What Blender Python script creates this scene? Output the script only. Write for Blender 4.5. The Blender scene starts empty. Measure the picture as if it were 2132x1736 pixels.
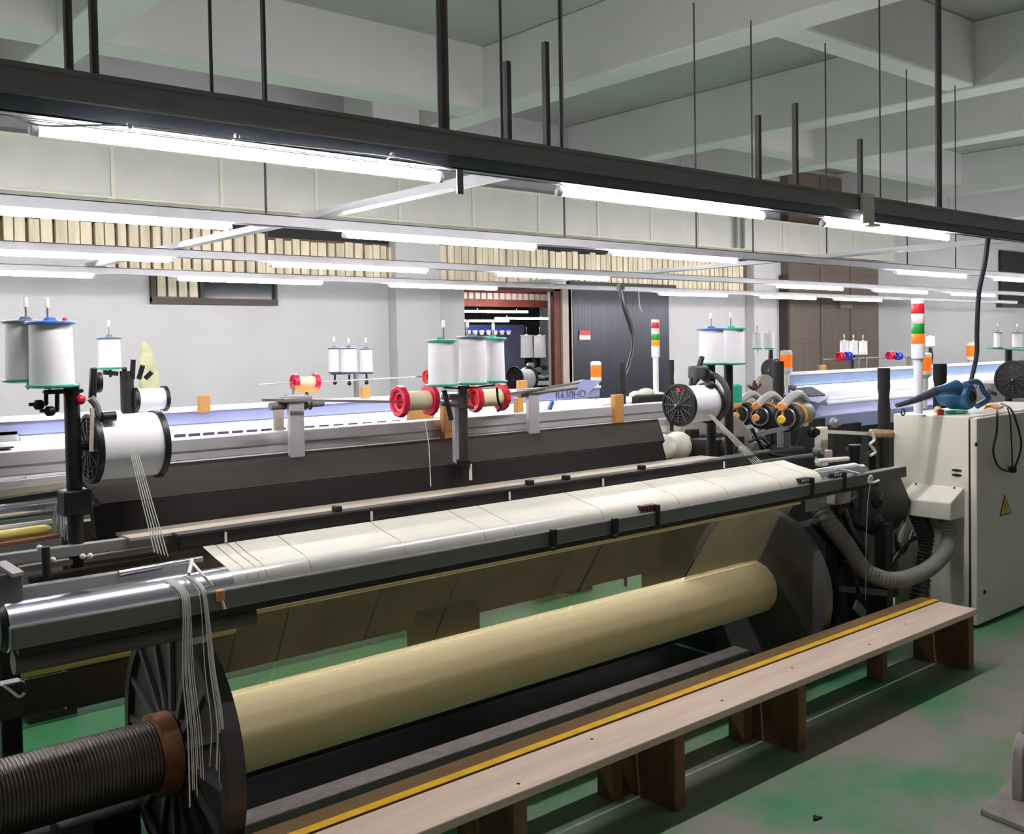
import bpy, bmesh, math, random
from mathutils import Vector, Matrix
random.seed(7)
C = bpy.context.scene
COL = C.collection
PI = math.pi

# ------------------------------------------------------------------ camera
F, CX, CY, HC = 2071.28, 1063.9, 781.5, 1.6
def cam_axes(yaw, pitch, roll):
    cy, sy = math.cos(yaw), math.sin(yaw)
    f = Vector((sy*math.cos(pitch), cy*math.cos(pitch), math.sin(pitch)))
    r = Vector((cy, -sy, 0)); u = r.cross(f)
    c, s = math.cos(roll), math.sin(roll)
    return c*r + s*u, -s*r + c*u, f
RX, UP, FW = cam_axes(math.radians(40.283), math.radians(-1.7255), math.radians(-0.9777))
cam = bpy.data.cameras.new('camera'); camo = bpy.data.objects.new('camera', cam); COL.objects.link(camo)
camo.matrix_world = Matrix(((RX.x, UP.x, -FW.x, 0), (RX.y, UP.y, -FW.y, 0), (RX.z, UP.z, -FW.z, HC), (0, 0, 0, 1)))
cam.sensor_fit = 'HORIZONTAL'; cam.sensor_width = 36; cam.lens = 36*F/2132
cam.shift_x = (1066-CX)/2132; cam.shift_y = (CY-868)/2132; cam.clip_start = 0.05
C.camera = camo
def at(px, py, Y=None, Z=None, X=None):
    d = RX*((px-CX)/F) - UP*((py-CY)/F) + FW
    t = Y/d.y if Y is not None else (X/d.x if X is not None else (Z-HC)/d.z)
    return Vector((d.x*t, d.y*t, d.z*t + HC))

# ------------------------------------------------------------------ materials
def lin(c):
    return tuple(((v/255)/12.92 if v/255 <= .04045 else ((v/255+.055)/1.055)**2.4) for v in c)
MATS = {}
def mat(name, rgb, rough=.5, metal=0., var=.12, scale=6., emit=None, strength=0., alpha=None, spec=.5, stretch=None, bump=0., rgb2=None):
    m = bpy.data.materials.new(name); m.use_nodes = True
    nt = m.node_tree; b = nt.nodes['Principled BSDF']
    c = lin(rgb)
    b.inputs['Roughness'].default_value = rough; b.inputs['Metallic'].default_value = metal
    b.inputs['Specular IOR Level'].default_value = spec
    tc = nt.nodes.new('ShaderNodeTexCoord'); mp = nt.nodes.new('ShaderNodeMapping')
    if stretch: mp.inputs['Scale'].default_value = stretch
    nt.links.new(tc.outputs['Object'], mp.inputs['Vector'])
    n = nt.nodes.new('ShaderNodeTexNoise'); n.inputs['Scale'].default_value = scale; n.inputs['Detail'].default_value = 5
    nt.links.new(mp.outputs['Vector'], n.inputs['Vector'])
    r = nt.nodes.new('ShaderNodeValToRGB')
    c2 = lin(rgb2) if rgb2 else tuple(min(1, v*(1+var)) for v in c)
    c1 = tuple(v*(1-var) for v in c) if not rgb2 else c
    r.color_ramp.elements[0].position = .32; r.color_ramp.elements[1].position = .68
    r.color_ramp.elements[0].color = (*c1, 1); r.color_ramp.elements[1].color = (*c2, 1)
    nt.links.new(n.outputs['Fac'], r.inputs['Fac']); nt.links.new(r.outputs['Color'], b.inputs['Base Color'])
    if bump:
        bp = nt.nodes.new('ShaderNodeBump'); bp.inputs['Strength'].default_value = bump; bp.inputs['Distance'].default_value = .01
        nt.links.new(n.outputs['Fac'], bp.inputs['Height']); nt.links.new(bp.outputs['Normal'], b.inputs['Normal'])
    if emit:
        b.inputs['Emission Color'].default_value = (*lin(emit), 1); b.inputs['Emission Strength'].default_value = strength
    if alpha is not None: b.inputs['Alpha'].default_value = alpha
    MATS[name] = m
    return m
mat('wall_paint', (198, 195, 199), .8, var=.03, scale=2)
mat('wall_grey', (146, 145, 146), .8, var=.05)
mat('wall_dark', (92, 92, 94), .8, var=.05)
mat('ceiling_paint', (228, 224, 226), .85, var=.03, scale=1.5)
mat('slab_darkened', (188, 183, 186), .9, var=.08, scale=.6)  # slab toned darker than the beams; soffit contrast put into the colour
mat('duct_metal', (214, 212, 205), .5, .1, var=.05, scale=3)
mat('cream', (226, 224, 208), .55, var=.04, scale=4)
mat('slat_wood', (222, 209, 184), .7, var=.22, scale=9, stretch=(1, 1, .15))
mat('brown_back', (108, 86, 66), .8)
mat('dark_recess', (38, 36, 38), .8)
mat('blue_door', (50, 52, 64), .36, .3, var=.12, scale=5, stretch=(6, 6, .25))
mat('brown_panel', (112, 98, 86), .6, var=.1, scale=4, stretch=(5, 5, .3))
mat('brown_trim', (72, 62, 55), .6)
mat('red_wood', (104, 50, 36), .6, var=.25, scale=6)
mat('jamb', (188, 172, 165), .7, var=.06)
mat('glass_dark', (52, 56, 62), .15, var=.2)
mat('rail_dark', (142, 138, 140), .5, .3, var=.1, scale=8, stretch=(.3, 3, 3))
mat('rail_blue', (104, 112, 122), .5, .3, var=.1, scale=5, stretch=(.3, 3, 3))
mat('rail_light', (200, 200, 204), .45, .3, var=.06)
mat('rod_metal', (92, 90, 90), .5, .3, var=.1)
mat('lamp_white', (235, 235, 238), .4, var=.02)
mat('tube_glow', (255, 255, 255), .4, emit=(255, 249, 252), strength=42)
mat('black_metal', (38, 37, 38), .45, .3, var=.25, scale=14)
mat('black_rough', (30, 29, 30), .75, var=.3, scale=10)
mat('charcoal', (66, 62, 62), .5, .3, var=.15, scale=8, stretch=(.4, 3, 3))
mat('rail_paint', (116, 118, 114), .5, .2, var=.12, scale=8, stretch=(.4, 3, 3))
mat('dark_grey', (84, 84, 84), .55, .25, var=.15, scale=8)
mat('mid_grey', (140, 139, 136), .5, .3, var=.12, scale=8)
mat('steel', (190, 190, 194), .28, .9, var=.1, scale=10, stretch=(.3, 4, 4))
mat('shaft_steel', (104, 98, 92), .34, .85, var=.2, scale=5)
mat('bright_steel', (226, 228, 238), .22, 1., var=.06, scale=5, stretch=(.3, 4, 4))
mat('alu', (206, 204, 206), .38, .45, var=.06, scale=6, stretch=(.25, 3, 3))
mat('dusty_brown', (49, 44, 40), .85, 0, spec=.12, var=.14, scale=5, stretch=(.35, 3, 3))
mat('dark_brown', (40, 37, 36), .8, 0, spec=.15, var=.16, scale=5, stretch=(.35, 3, 3))
mat('dust_plate', (176, 168, 150), .7, .1, var=.12, scale=7, stretch=(.4, 3, 3))
mat('apron_brown', (78, 70, 56), .6, .1, var=.15, scale=3)
mat('yarn_gold', (250, 233, 178), .55, var=.07, scale=4, stretch=(.12, 10, 10), spec=.4)
mat('warp_cloth', (228, 226, 210), .5, var=.06, scale=12, stretch=(.25, 1, 1))
mat('yarn_white', (238, 237, 240), .65, var=.03, scale=30, stretch=(.2, .2, 6))
mat('yarn_cream', (232, 224, 186), .6, var=.05, scale=20)
mat('thread', (232, 232, 224), .6, var=.03)
mat('green_plastic', (50, 170, 140), .35, var=.05)
mat('blue_plastic', (60, 110, 190), .35, var=.05)
mat('slate_plastic', (86, 104, 128), .4, var=.05)
mat('red_plastic', (226, 24, 70), .3, var=.06)
mat('redorange_plastic', (214, 34, 48), .35, var=.06)
mat('cobalt_plastic', (46, 76, 200), .35)
mat('maroon', (72, 40, 48), .5)
mat('rust', (138, 92, 62), .75, .2, var=.3, scale=18)
mat('black_plastic', (26, 25, 27), .4, var=.15)
mat('bench_wood', (228, 206, 186), .6, var=.1, scale=5, stretch=(.3, 5, 5))
mat('bench_brown', (120, 94, 58), .6, var=.18, scale=5, stretch=(.3, 5, 5))
mat('bench_leg', (128, 92, 56), .7, var=.2, scale=6, stretch=(3, 3, .4))
mat('yellow_paint', (240, 190, 40), .5, var=.14, scale=14)
mat('cabinet_paint', (232, 229, 212), .5, var=.03, scale=3)
mat('cabinet_edge', (228, 221, 208), .5, var=.05)
mat('hose_grey', (128, 128, 120), .6, var=.1)
mat('hose_dark', (58, 58, 56), .6, var=.15)
mat('lavender', (150, 156, 196), .45, .1, var=.04, scale=4)
mat('white_cover', (240, 241, 246), .4, var=.02)
mat('sky_blue', (136, 156, 190), .45, var=.05)
mat('orange_lens', (240, 104, 20), .35, emit=(240, 100, 20), strength=.25)
mat('amber_lit', (250, 120, 10), .35, emit=(255, 110, 5), strength=.42)
mat('green_lens', (30, 150, 50), .35)
mat('red_lens', (214, 40, 52), .35)
mat('clear_lens', (232, 226, 220), .35)
mat('wood_block', (204, 150, 84), .6, var=.15, scale=12, stretch=(1, 1, .3))
mat('tool_blue', (44, 98, 142), .35, var=.1, scale=10)
mat('nozzle', (62, 66, 78), .5)
mat('warn_yellow', (232, 206, 40), .5)
mat('sign_red', (214, 54, 62), .5)
mat('sign_pale', (240, 220, 220), .5)
mat('text_grey', (84, 86, 110), .6)
mat('jute', (150, 122, 88), .9, var=.25, scale=40)
mat('dust_sack', (206, 208, 160), .9, var=.1, scale=10)
mat('net_film', (206, 208, 160), .9, var=.2, scale=14, alpha=.6)
mat('orange_band', (230, 150, 40), .45)
mat('feeder_grey', (172, 172, 168), .4, .2)
mat('feeder_green', (96, 106, 84), .4, .2, var=.2)
mat('yellow_bright', (250, 200, 40), .4)
mat('ceramic', (226, 160, 90), .4)
mat('copper_tube', (246, 226, 120), .4, var=.05)
mat('cast_grey', (150, 142, 138), .7, .1, var=.15, scale=20)
mat('loom_lamp', (255, 255, 255), .4, emit=(240, 245, 255), strength=1.6)
mat('frame_sign', (150, 120, 90), .6, var=.4, scale=30)

# floor: green epoxy worn to grey patches
m = mat('floor_epoxy', (54, 138, 98), .5, var=.1)
nt = m.node_tree; b = nt.nodes['Principled BSDF']
tc = nt.nodes.new('ShaderNodeTexCoord')
n1 = nt.nodes.new('ShaderNodeTexNoise'); n1.inputs['Scale'].default_value = 1.3; n1.inputs['Detail'].default_value = 6; n1.inputs['Roughness'].default_value = .62
nt.links.new(tc.outputs['Object'], n1.inputs['Vector'])
rr = nt.nodes.new('ShaderNodeValToRGB'); rr.color_ramp.elements[0].position = .34; rr.color_ramp.elements[1].position = .56
nt.links.new(n1.outputs['Fac'], rr.inputs['Fac'])
# the aisle in front of the bench is walked grey, the alley behind the loom keeps its paint
sx = nt.nodes.new('ShaderNodeSeparateXYZ'); nt.links.new(tc.outputs['Object'], sx.inputs['Vector'])
mr = nt.nodes.new('ShaderNodeMapRange'); mr.inputs['From Min'].default_value = 2.2; mr.inputs['From Max'].default_value = 2.9
mr.inputs['To Min'].default_value = 1; mr.inputs['To Max'].default_value = .12
nt.links.new(sx.outputs['Y'], mr.inputs['Value'])
mu = nt.nodes.new('ShaderNodeMath'); mu.operation = 'MULTIPLY'
nt.links.new(rr.outputs['Color'], mu.inputs[0]); nt.links.new(mr.outputs['Result'], mu.inputs[1])
mx = nt.nodes.new('ShaderNodeMix'); mx.data_type = 'RGBA'
mx.inputs['A'].default_value = (*lin((64, 146, 92)), 1); mx.inputs['B'].default_value = (*lin((150, 148, 134)), 1)
nt.links.new(mu.outputs[0], mx.inputs['Factor']); nt.links.new(mx.outputs['Result'], b.inputs['Base Color'])

# descending warp threads: many fine ends seen through each other
for nm_, lo_, hi_ in (('warp_threads', .22, .33), ('warp_threads_dense', .62, .78)):
  m = mat(nm_, (206, 197, 160), .6)
  nt = m.node_tree; b = nt.nodes['Principled BSDF']
  tc = nt.nodes.new('ShaderNodeTexCoord'); mp = nt.nodes.new('ShaderNodeMapping'); mp.inputs['Scale'].default_value = (170, .3, .3)
  nn = nt.nodes.new('ShaderNodeTexNoise'); nn.inputs['Scale'].default_value = 1.; nn.inputs['Detail'].default_value = 3
  nt.links.new(tc.outputs['Object'], mp.inputs['Vector']); nt.links.new(mp.outputs['Vector'], nn.inputs['Vector'])
  mr = nt.nodes.new('ShaderNodeMapRange'); mr.inputs['From Min'].default_value = .3; mr.inputs['From Max'].default_value = .7
  mr.inputs['To Min'].default_value = lo_; mr.inputs['To Max'].default_value = hi_
  nt.links.new(nn.outputs['Fac'], mr.inputs['Value']); nt.links.new(mr.outputs['Result'], b.inputs['Alpha'])

m = MATS['warp_cloth']; nt = m.node_tree; b = nt.nodes['Principled BSDF']
lw = nt.nodes.new('ShaderNodeLayerWeight'); lw.inputs['Blend'].default_value = .5
mr = nt.nodes.new('ShaderNodeMapRange'); mr.inputs['From Min'].default_value = .05; mr.inputs['From Max'].default_value = .5
mr.inputs['To Min'].default_value = .2; mr.inputs['To Max'].default_value = 1.
nt.links.new(lw.outputs['Facing'], mr.inputs['Value']); nt.links.new(mr.outputs['Result'], b.inputs['Alpha'])

# ------------------------------------------------------------------ mesh builder
WT = {}
class MB:
    def __init__(s): s.bm = bmesh.new()
    def faces(s, vs, fs):
        v = [s.bm.verts.new(p) for p in vs]
        for f in fs:
            try: s.bm.faces.new([v[i] for i in f])
            except ValueError: pass
        return v
    def box(s, x0, x1, y0, y1, z0, z1):
        if x0 > x1: x0, x1 = x1, x0
        if y0 > y1: y0, y1 = y1, y0
        if z0 > z1: z0, z1 = z1, z0
        s.faces([(x0,y0,z0),(x1,y0,z0),(x1,y1,z0),(x0,y1,z0),(x0,y0,z1),(x1,y0,z1),(x1,y1,z1),(x0,y1,z1)],
                [(0,3,2,1),(4,5,6,7),(0,1,5,4),(1,2,6,5),(2,3,7,6),(3,0,4,7)]); return s
    def bar(s, p, q, w, h):
        p, q = Vector(p), Vector(q); d = (q-p).normalized()
        up = Vector((0,0,1)) if abs(d.z) < .9 else Vector((0,1,0))
        a = d.cross(up).normalized()*w/2; c = a.cross(d).normalized()*h/2
        vs = [e+sa*a+sc*c for e in (p, q) for sa, sc in ((-1,-1),(1,-1),(1,1),(-1,1))]
        s.faces(vs, [(0,1,2,3),(7,6,5,4),(0,4,5,1),(1,5,6,2),(2,6,7,3),(3,7,4,0)]); return s
    def prism(s, pts, ext):
        ext = Vector(ext); pts = [Vector(p) for p in pts]; n = len(pts)
        s.faces(pts+[p+ext for p in pts], [tuple(range(n-1,-1,-1)), tuple(range(n,2*n))]+[(i,(i+1)%n,n+(i+1)%n,n+i) for i in range(n)]); return s
    def yz(s, pts, x0, x1): return s.prism([(x0,y,z) for y,z in pts], (x1-x0,0,0))
    def xz(s, pts, y0, y1): return s.prism([(x,y0,z) for x,z in pts], (0,y1-y0,0))
    def lathe(s, o, ax, prof, n=28, caps=True):
        o = Vector(o); ax = Vector(ax).normalized()
        u = ax.orthogonal().normalized(); w = ax.cross(u); rings = []
        for t, r in prof:
            rings.append([s.bm.verts.new(o+ax*t+(u*math.cos(2*PI*i/n)+w*math.sin(2*PI*i/n))*max(r, 1e-4)) for i in range(n)])
        for A, B in zip(rings, rings[1:]):
            for i in range(n):
                try: s.bm.faces.new((A[i], A[(i+1)%n], B[(i+1)%n], B[i]))
                except ValueError: pass
        if caps: s.bm.faces.new(rings[0][::-1]); s.bm.faces.new(rings[-1])
        return s
    def cyl(s, p, q, r, r2=None, n=18):
        p, q = Vector(p), Vector(q); L = (q-p).length
        return s.lathe(p, q-p, [(0, r), (L, r if r2 is None else r2)], n)
    def tube(s, pts, r, n=8):
        pts = [Vector(p) for p in pts]; R = r if isinstance(r, (list, tuple)) else [r]*len(pts)
        t0 = (pts[1]-pts[0]).normalized(); u = t0.orthogonal().normalized(); rings = []
        for i, p in enumerate(pts):
            t = (pts[min(i+1, len(pts)-1)]-pts[max(i-1, 0)]).normalized()
            u = (u - t*u.dot(t)).normalized(); w = t.cross(u)
            rings.append([s.bm.verts.new(p+(u*math.cos(2*PI*k/n)+w*math.sin(2*PI*k/n))*R[i]) for k in range(n)])
        for A, B in zip(rings, rings[1:]):
            for k in range(n): s.bm.faces.new((A[k], A[(k+1)%n], B[(k+1)%n], B[k]))
        s.bm.faces.new(rings[0][::-1]); s.bm.faces.new(rings[-1]); return s
    def ball(s, c, r, sc=(1,1,1), n=14):
        g = bmesh.ops.create_uvsphere(s.bm, u_segments=n, v_segments=n//2+2, radius=1)
        for v in g['verts']: v.co = Vector((v.co.x*r*sc[0]+c[0], v.co.y*r*sc[1]+c[1], v.co.z*r*sc[2]+c[2]))
        return s
    def ring(s, c, ax, R, r, n=20, k=8):
        c = Vector(c); ax = Vector(ax).normalized(); u = ax.orthogonal().normalized(); w = ax.cross(u)
        rg = []
        for i in range(n):
            d = u*math.cos(2*PI*i/n)+w*math.sin(2*PI*i/n)
            rg.append([s.bm.verts.new(c+d*(R+r*math.cos(2*PI*j/k))+ax*r*math.sin(2*PI*j/k)) for j in range(k)])
        for i in range(n):
            A, B = rg[i], rg[(i+1)%n]
            for j in range(k): s.bm.faces.new((A[j], B[j], B[(j+1)%k], A[(j+1)%k]))
        return s
    def build(s, name, m, parent=None, bevel=0., sharp=35, keep=False):
        bm = s.bm
        bmesh.ops.recalc_face_normals(bm, faces=bm.faces)
        co = [v.co for v in bm.verts]
        lo = Vector([min(c[i] for c in co) for i in range(3)]); hi = Vector([max(c[i] for c in co) for i in range(3)])
        org = Vector((0,0,0)) if keep else Vector(((lo.x+hi.x)/2, (lo.y+hi.y)/2, lo.z))
        for v in bm.verts: v.co -= org
        me = bpy.data.meshes.new(name); bm.to_mesh(me); bm.free()
        for p in me.polygons: p.use_smooth = True
        me.set_sharp_from_angle(angle=math.radians(sharp))
        me.materials.append(MATS[m])
        o = bpy.data.objects.new(name, me); COL.objects.link(o)
        WT[o.name] = org
        if parent is not None:
            o.parent = parent; o.location = org - WT[parent.name]
        else: o.location = org
        if bevel:
            bv = o.modifiers.new('bevel', 'BEVEL'); bv.width = bevel; bv.segments = 2; bv.limit_method = 'ANGLE'; bv.angle_limit = math.radians(40)
        return o

def tag(o, label, cat, group=None, kind=None):
    o['label'] = label; o['category'] = cat
    if group: o['group'] = group
    if kind: o['kind'] = kind
    return o
def thing(name, label, cat, loc, group=None, rot=None):
    o = bpy.data.objects.new(name, None); COL.objects.link(o); o.empty_display_size = .05
    o.location = loc; WT[o.name] = Vector(loc)
    if rot: o.rotation_euler = rot
    return tag(o, label, cat, group)
def struct(o): o['kind'] = 'structure'; return o
def dup(root, loc, label, rot=None):
    r = root.copy(); COL.objects.link(r); r.location = loc; r['label'] = label; WT[r.name] = Vector(loc)
    if rot is not None: r.rotation_euler = rot
    for ch in list(root.children):
        c = ch.copy(); COL.objects.link(c); c.parent = r
        for g in list(ch.children):
            d = g.copy(); COL.objects.link(d); d.parent = c
    return r
def lab(o, text): o['label'] = text; return o
def curve(pts, k=8):
    P = [Vector(p) for p in pts]; P = [2*P[0]-P[1]]+P+[2*P[-1]-P[-2]]; out = []
    for i in range(1, len(P)-2):
        a, b, c, d = P[i-1:i+3]
        for j in range(k):
            t = j/k
            out.append(.5*((2*b)+(c-a)*t+(2*a-5*b+4*c-d)*t*t+(3*b-a-3*c+d)*t**3))
    out.append(P[-2]); return out
def text_mesh(body, size, loc, m, parent, name, rot=(PI/2, 0, 0), ext=.0008, sx=1.):
    cu = bpy.data.curves.new(name, 'FONT'); cu.body = body; cu.size = size; cu.extrude = ext; cu.align_x = 'CENTER'; cu.align_y = 'CENTER'
    t = bpy.data.objects.new(name, cu); COL.objects.link(t)
    dg = bpy.context.evaluated_depsgraph_get(); me = bpy.data.meshes.new_from_object(t.evaluated_get(dg))
    bpy.data.objects.remove(t); me.materials.clear(); me.materials.append(MATS[m])
    o = bpy.data.objects.new(name, me); COL.objects.link(o)
    o.parent = parent; o.location = Vector(loc)-WT[parent.name]; o.rotation_euler = rot; o.scale = (sx, 1, 1); WT[o.name] = Vector(loc)
    return o

# ------------------------------------------------------------------ the setting
X0, X1, Y0, YW, ZC = -3.5, 24., -3.0, 9.0, 4.3
struct(MB().box(X0, X1+1, Y0, YW+6.5, -.1, 0).build('floor', 'floor_epoxy', keep=True))
struct(MB().box(X0, X1, Y0, YW+.2, ZC, ZC+.15).build('ceiling', 'slab_darkened'))
w = MB()
OX0, OX1, OZ = 6.95, 8.42, 2.27                      # doorway
w.box(X0, OX0, YW, YW+.2, 0, ZC); w.box(OX1, X1, YW, YW+.2, 0, ZC); w.box(OX0, OX1, YW, YW+.2, OZ, ZC)
struct(w.build('wall_back', 'wall_paint'))
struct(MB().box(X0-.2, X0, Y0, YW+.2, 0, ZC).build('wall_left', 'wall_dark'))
struct(MB().box(X1, X1+.2, Y0, YW+.2, 0, ZC).build('wall_right', 'wall_paint'))
struct(MB().box(X0-.2, X1+.2, Y0-.2, Y0, 0, ZC).build('wall_front', 'wall_grey'))
tn = [0]
def trim(mb, m='ceiling_paint', bev=.0):
    tn[0] += 1; return struct(mb.build('trim_%d' % tn[0], m, bevel=bev))
ZB = 3.73
for bx in (2.05, 5.7, 8.6, 10.75, 14.6, 18.5): trim(MB().box(bx, bx+.32, Y0, YW, ZB, ZC), bev=.015)
trim(MB().box(X0, 2.05, 7.05, 7.4, ZB+.01, ZC)); trim(MB().box(2.37, 5.7, 7.05, 7.4, ZB+.01, ZC))
trim(MB().box(6.02, 8.6, 3.95, 4.2, ZB+.02, ZC), bev=.02)
trim(MB().box(8.92, 10.75, 6.9, 7.2, ZB+.1, ZC)); trim(MB().box(11.07, 14.6, 6.9, 7.2, ZB+.1, ZC))
# columns on the back wall
for cx0, cx1, d in ((5.92, 6.5, .16), (12.2, 12.75, .16), (1.3, 1.85, .12)): trim(MB().box(cx0, cx1, YW-d, YW, 0, ZC), 'wall_paint', .01)
trim(MB().box(4.75, 5.25, 7.4, 7.9, 3.3, ZC), 'wall_paint', .02)
# room beyond the doorway
trim(MB().box(5.0, 13.5, 15., 15.2, 0, 4.), 'dark_recess')
trim(MB().box(4.8, 5.0, YW+.2, 15.2, 0, 4.), 'wall_paint')
trim(MB().box(13.5, 13.7, YW+.2, 15.2, 0, 4.), 'wall_paint')
trim(MB().box(4.8, 13.7, YW+.2, 15.2, 4., 4.1), 'ceiling_paint')
# doorway frame, sliding doors, windows
f = MB(); f.box(OX1-.11, OX1+.0, YW-.03, YW+.04, 0, OZ+.06); f.box(OX0-.04, OX1, YW-.03, YW+.04, OZ-.02, OZ+.08)
trim(f, 'red_wood', .008)
trim(MB().box(OX1+.005, OX1+.16, YW-.06, YW, 0, OZ+.12), 'jamb', .005)
d = MB().box(8.6, 10.4, YW-.07, YW-.02, 0.01, 2.3)
for k in range(30): d.box(8.62+k*.0592, 8.628+k*.0592, YW-.0708, YW-.069, .05, 2.26)
d1 = struct(d.build('door_1', 'blue_door', bevel=.003))
MB().box(8.53, 8.6, YW-.06, YW-.005, 0, 2.32).build('door_trim', 'jamb', d1)
MB().box(8.5, 10.5, YW-.12, YW-.0, 2.3, 2.38).build('track', 'black_metal', d1)
BX0, BX1 = 13.1, 15.72
d = MB().box(BX0, BX1, YW-.14, YW-.005, 0, 4.2)
for k in range(1, 3): d.box(BX0+k*(BX1-BX0)/3-.02, BX0+k*(BX1-BX0)/3+.02, YW-.155, YW-.13, 0, 4.2)
for z in (1.55, 2.65): d.box(BX0, BX1, YW-.15, YW-.13, z, z+.02)
d2 = struct(d.build('door_2', 'brown_panel', bevel=.004))
MB().box(BX0-.06, BX0, YW-.16, YW-.005, 0, 2.6).build('door_frame', 'brown_trim', d2)
# window with louvre slats, under the duct
WX0, WX1 = 3.39, 4.56
wn = struct(MB().box(WX0, WX1, YW-.03, YW-.005, 2.07, 2.36).build('window_1', 'glass_dark'))
fr = MB().box(WX0-.04, WX1+.03, YW-.07, YW-.002, 2.03, 2.09); fr.box(WX0-.04, WX0, YW-.06, YW-.002, 2.05, 2.36); fr.box(WX1, WX1+.03, YW-.06, YW-.002, 2.05, 2.36)
fr.box(WX0+.42, WX0+.46, YW-.05, YW-.002, 2.09, 2.36)
fr.build('window_frame', 'brown_trim', wn)
sl = MB()
for k in range(4): sl.box(WX0+.02+k*.1, WX0+.095+k*.1, YW-.045, YW-.028, 2.1, 2.36)
sl.build('slats', 'slat_wood', wn)
wn = struct(MB().box(20.6, 23.6, YW-.05, YW-.005, 2.28, 3.35).build('window_2', 'dark_recess'))
MB().box(20.5, 23.7, YW-.12, YW-.003, 2.2, 2.28).build('window_sill', 'brown_trim', wn)
# slatted band high on the back wall
t = thing('slatted_screen', 'band of pale tan upright wooden slats high on the back wall under the air duct', 'screen', (7.2, YW, 2.36))
MB().box(1.9, 12.2, YW-.03, YW-.004, 2.52, 2.70).box(2.9, 12.2, YW-.03, YW-.004, 2.34, 2.52).build('backing', 'brown_back', t)
MB().box(1.9, 12.2, YW-.03, YW-.004, 2.70, 2.86).build('dark_gap', 'dark_recess', t)
MB().box(1.9, 2.9, YW-.09, YW-.03, 2.49, 2.52).box(2.9, 12.2, YW-.09, YW-.03, 2.31, 2.34).build('sill', 'jamb', t)
s = MB(); x = 1.95
while x < 12.05:
    wd = random.choice((.07, .08, .09)); top = 2.74 + random.uniform(-.015, .015) - (.06 if 4.4 < x < 6.2 else 0)
    s.box(x, x+wd, YW-.065-random.random()*.01, YW-.03, 2.52 if x < 2.9 else 2.34, top); x += wd+random.choice((.012, .02, .03))
s.build('slats', 'slat_wood', t)
# air duct
t = thing('air_duct', 'long cream rectangular sheet metal air duct along the back wall below the ceiling', 'duct', (6, 8.55, 2.9))
MB().box(X0+.1, 15.5, 8.45, 8.97, 2.88, 3.31).build('duct_body', 'duct_metal', t, bevel=.01)
for k in range(18): MB().box(-1.9+k*.95, -1.87+k*.95, 8.437, 8.98, 2.87, 3.32).build('flange', 'cream', t)
MB().box(X0+.1, 15.5, 8.435, 8.45, 3.3, 3.325).box(X0+.1, 15.5, 8.435, 8.45, 2.875, 2.89).build('edge_strip', 'cream', t)
t = thing('duct_pipe', 'pair of thin upright pipes clamped to the duct beside the third ceiling tube', 'pipe', (11.2, 8.4, 2.88))
for k in range(2): MB().cyl((11.2+k*.16, 8.405, 2.88), (11.2+k*.16, 8.405, 3.31), .025, n=10).build('pipe', 'mid_grey', t)

# signs on the doors
t = thing('door_sign', 'small red and white notice on the blue-grey metal door', 'sign', (9.02, YW-.085, 1.63))
p1, p2 = at(1206, 688, Y=YW-.08), at(1229, 707, Y=YW-.08)
MB().box(p1.x, p2.x, YW-.084, YW-.077, p2.z, (p1.z+p2.z)/2).build('lower_panel', 'sign_pale', t)
MB().box(p1.x, p2.x, YW-.084, YW-.077, (p1.z+p2.z)/2, p1.z).build('upper_panel', 'sign_red', t)
p1, p2 = at(1748, 622, Y=YW-.16), at(1772, 642, Y=YW-.16)
t = thing('framed_notice', 'small framed notice hung high on the brown panel door', 'sign', (p1.x, YW-.16, p2.z))
MB().box(p1.x, p2.x, YW-.18, YW-.155, p2.z, p1.z).build('frame', 'cast_grey', t)
MB().box(p1.x+.03, p2.x-.03, YW-.184, YW-.178, p2.z+.03, p1.z-.03).build('notice', 'frame_sign', t)

# ------------------------------------------------------------------ light rails, hanger rods and tube lamps
ROWS = [2.53, 4.05, 5.70, 7.15]
ORD = ['front', 'second', 'third', 'back']
def rod(t, x, y, z0, z1, r, m='rod_metal', name='hanger_rod'):
    return MB().cyl((x, y, z0), (x, y, z1), r, n=8).build(name, m, t)
t = thing('light_rail', 'dark grey perforated steel channel hung nearest the camera across the whole room', 'rail', (5, 2.5, 2.15))
r = MB()
r.box(-2.5, 12, 2.452, 2.46, 2.192, 2.25); r.box(-2.5, 12, 2.46, 2.545, 2.192, 2.198); r.box(-2.5, 12, 2.538, 2.545, 2.155, 2.25)
r.build('channel', 'rail_dark', t)
MB().box(-2.5, 12, 2.446, 2.545, 2.25, 2.262).build('top_flange', 'mid_grey', t)
MB().box(-2.5, 12, 2.472, 2.478, 2.152, 2.192).box(-2.5, 12, 2.472, 2.50, 2.150, 2.155).build('lower_web', 'rail_blue', t)
for hx in [1.33+.028*k for k in range(4)]+[1.46+.03*k for k in range(4)]:
    MB().cyl((hx, 2.4535, 2.222), (hx, 2.4555, 2.222), .004, n=8).build('bolt_hole', 'steel', t)
for px, rr in ((142, .011), (195, .011), (438, .005), (550, .005), (920, .019), (1042, .005), (1165, .005), (1831, .004), (1953, .017)):
    p = at(px, 80, Y=2.5); rod(t, p.x, 2.5, 2.262, ZC if not (2.05 < p.x < 2.37 or 5.7 < p.x < 6.02) else ZB, rr)
for px, py in ((1055, 128), (1135, 88), (1578, 240), (1655, 215), (1790, 290)):
    p = at(px, py, Y=2.5); MB().box(p.x-.009, p.x+.009, 2.49, 2.51, 2.262, p.z).build('upright_stub', 'rod_metal', t)
p = at(1805, 445, Y=2.44)
MB().box(p.x-.05, p.x+.05, 2.43, 2.446, 2.13, 2.27).box(p.x-.05, p.x+.05, 2.40, 2.446, 2.118, 2.13).build('bracket', 'cream', t, bevel=.003)
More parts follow.
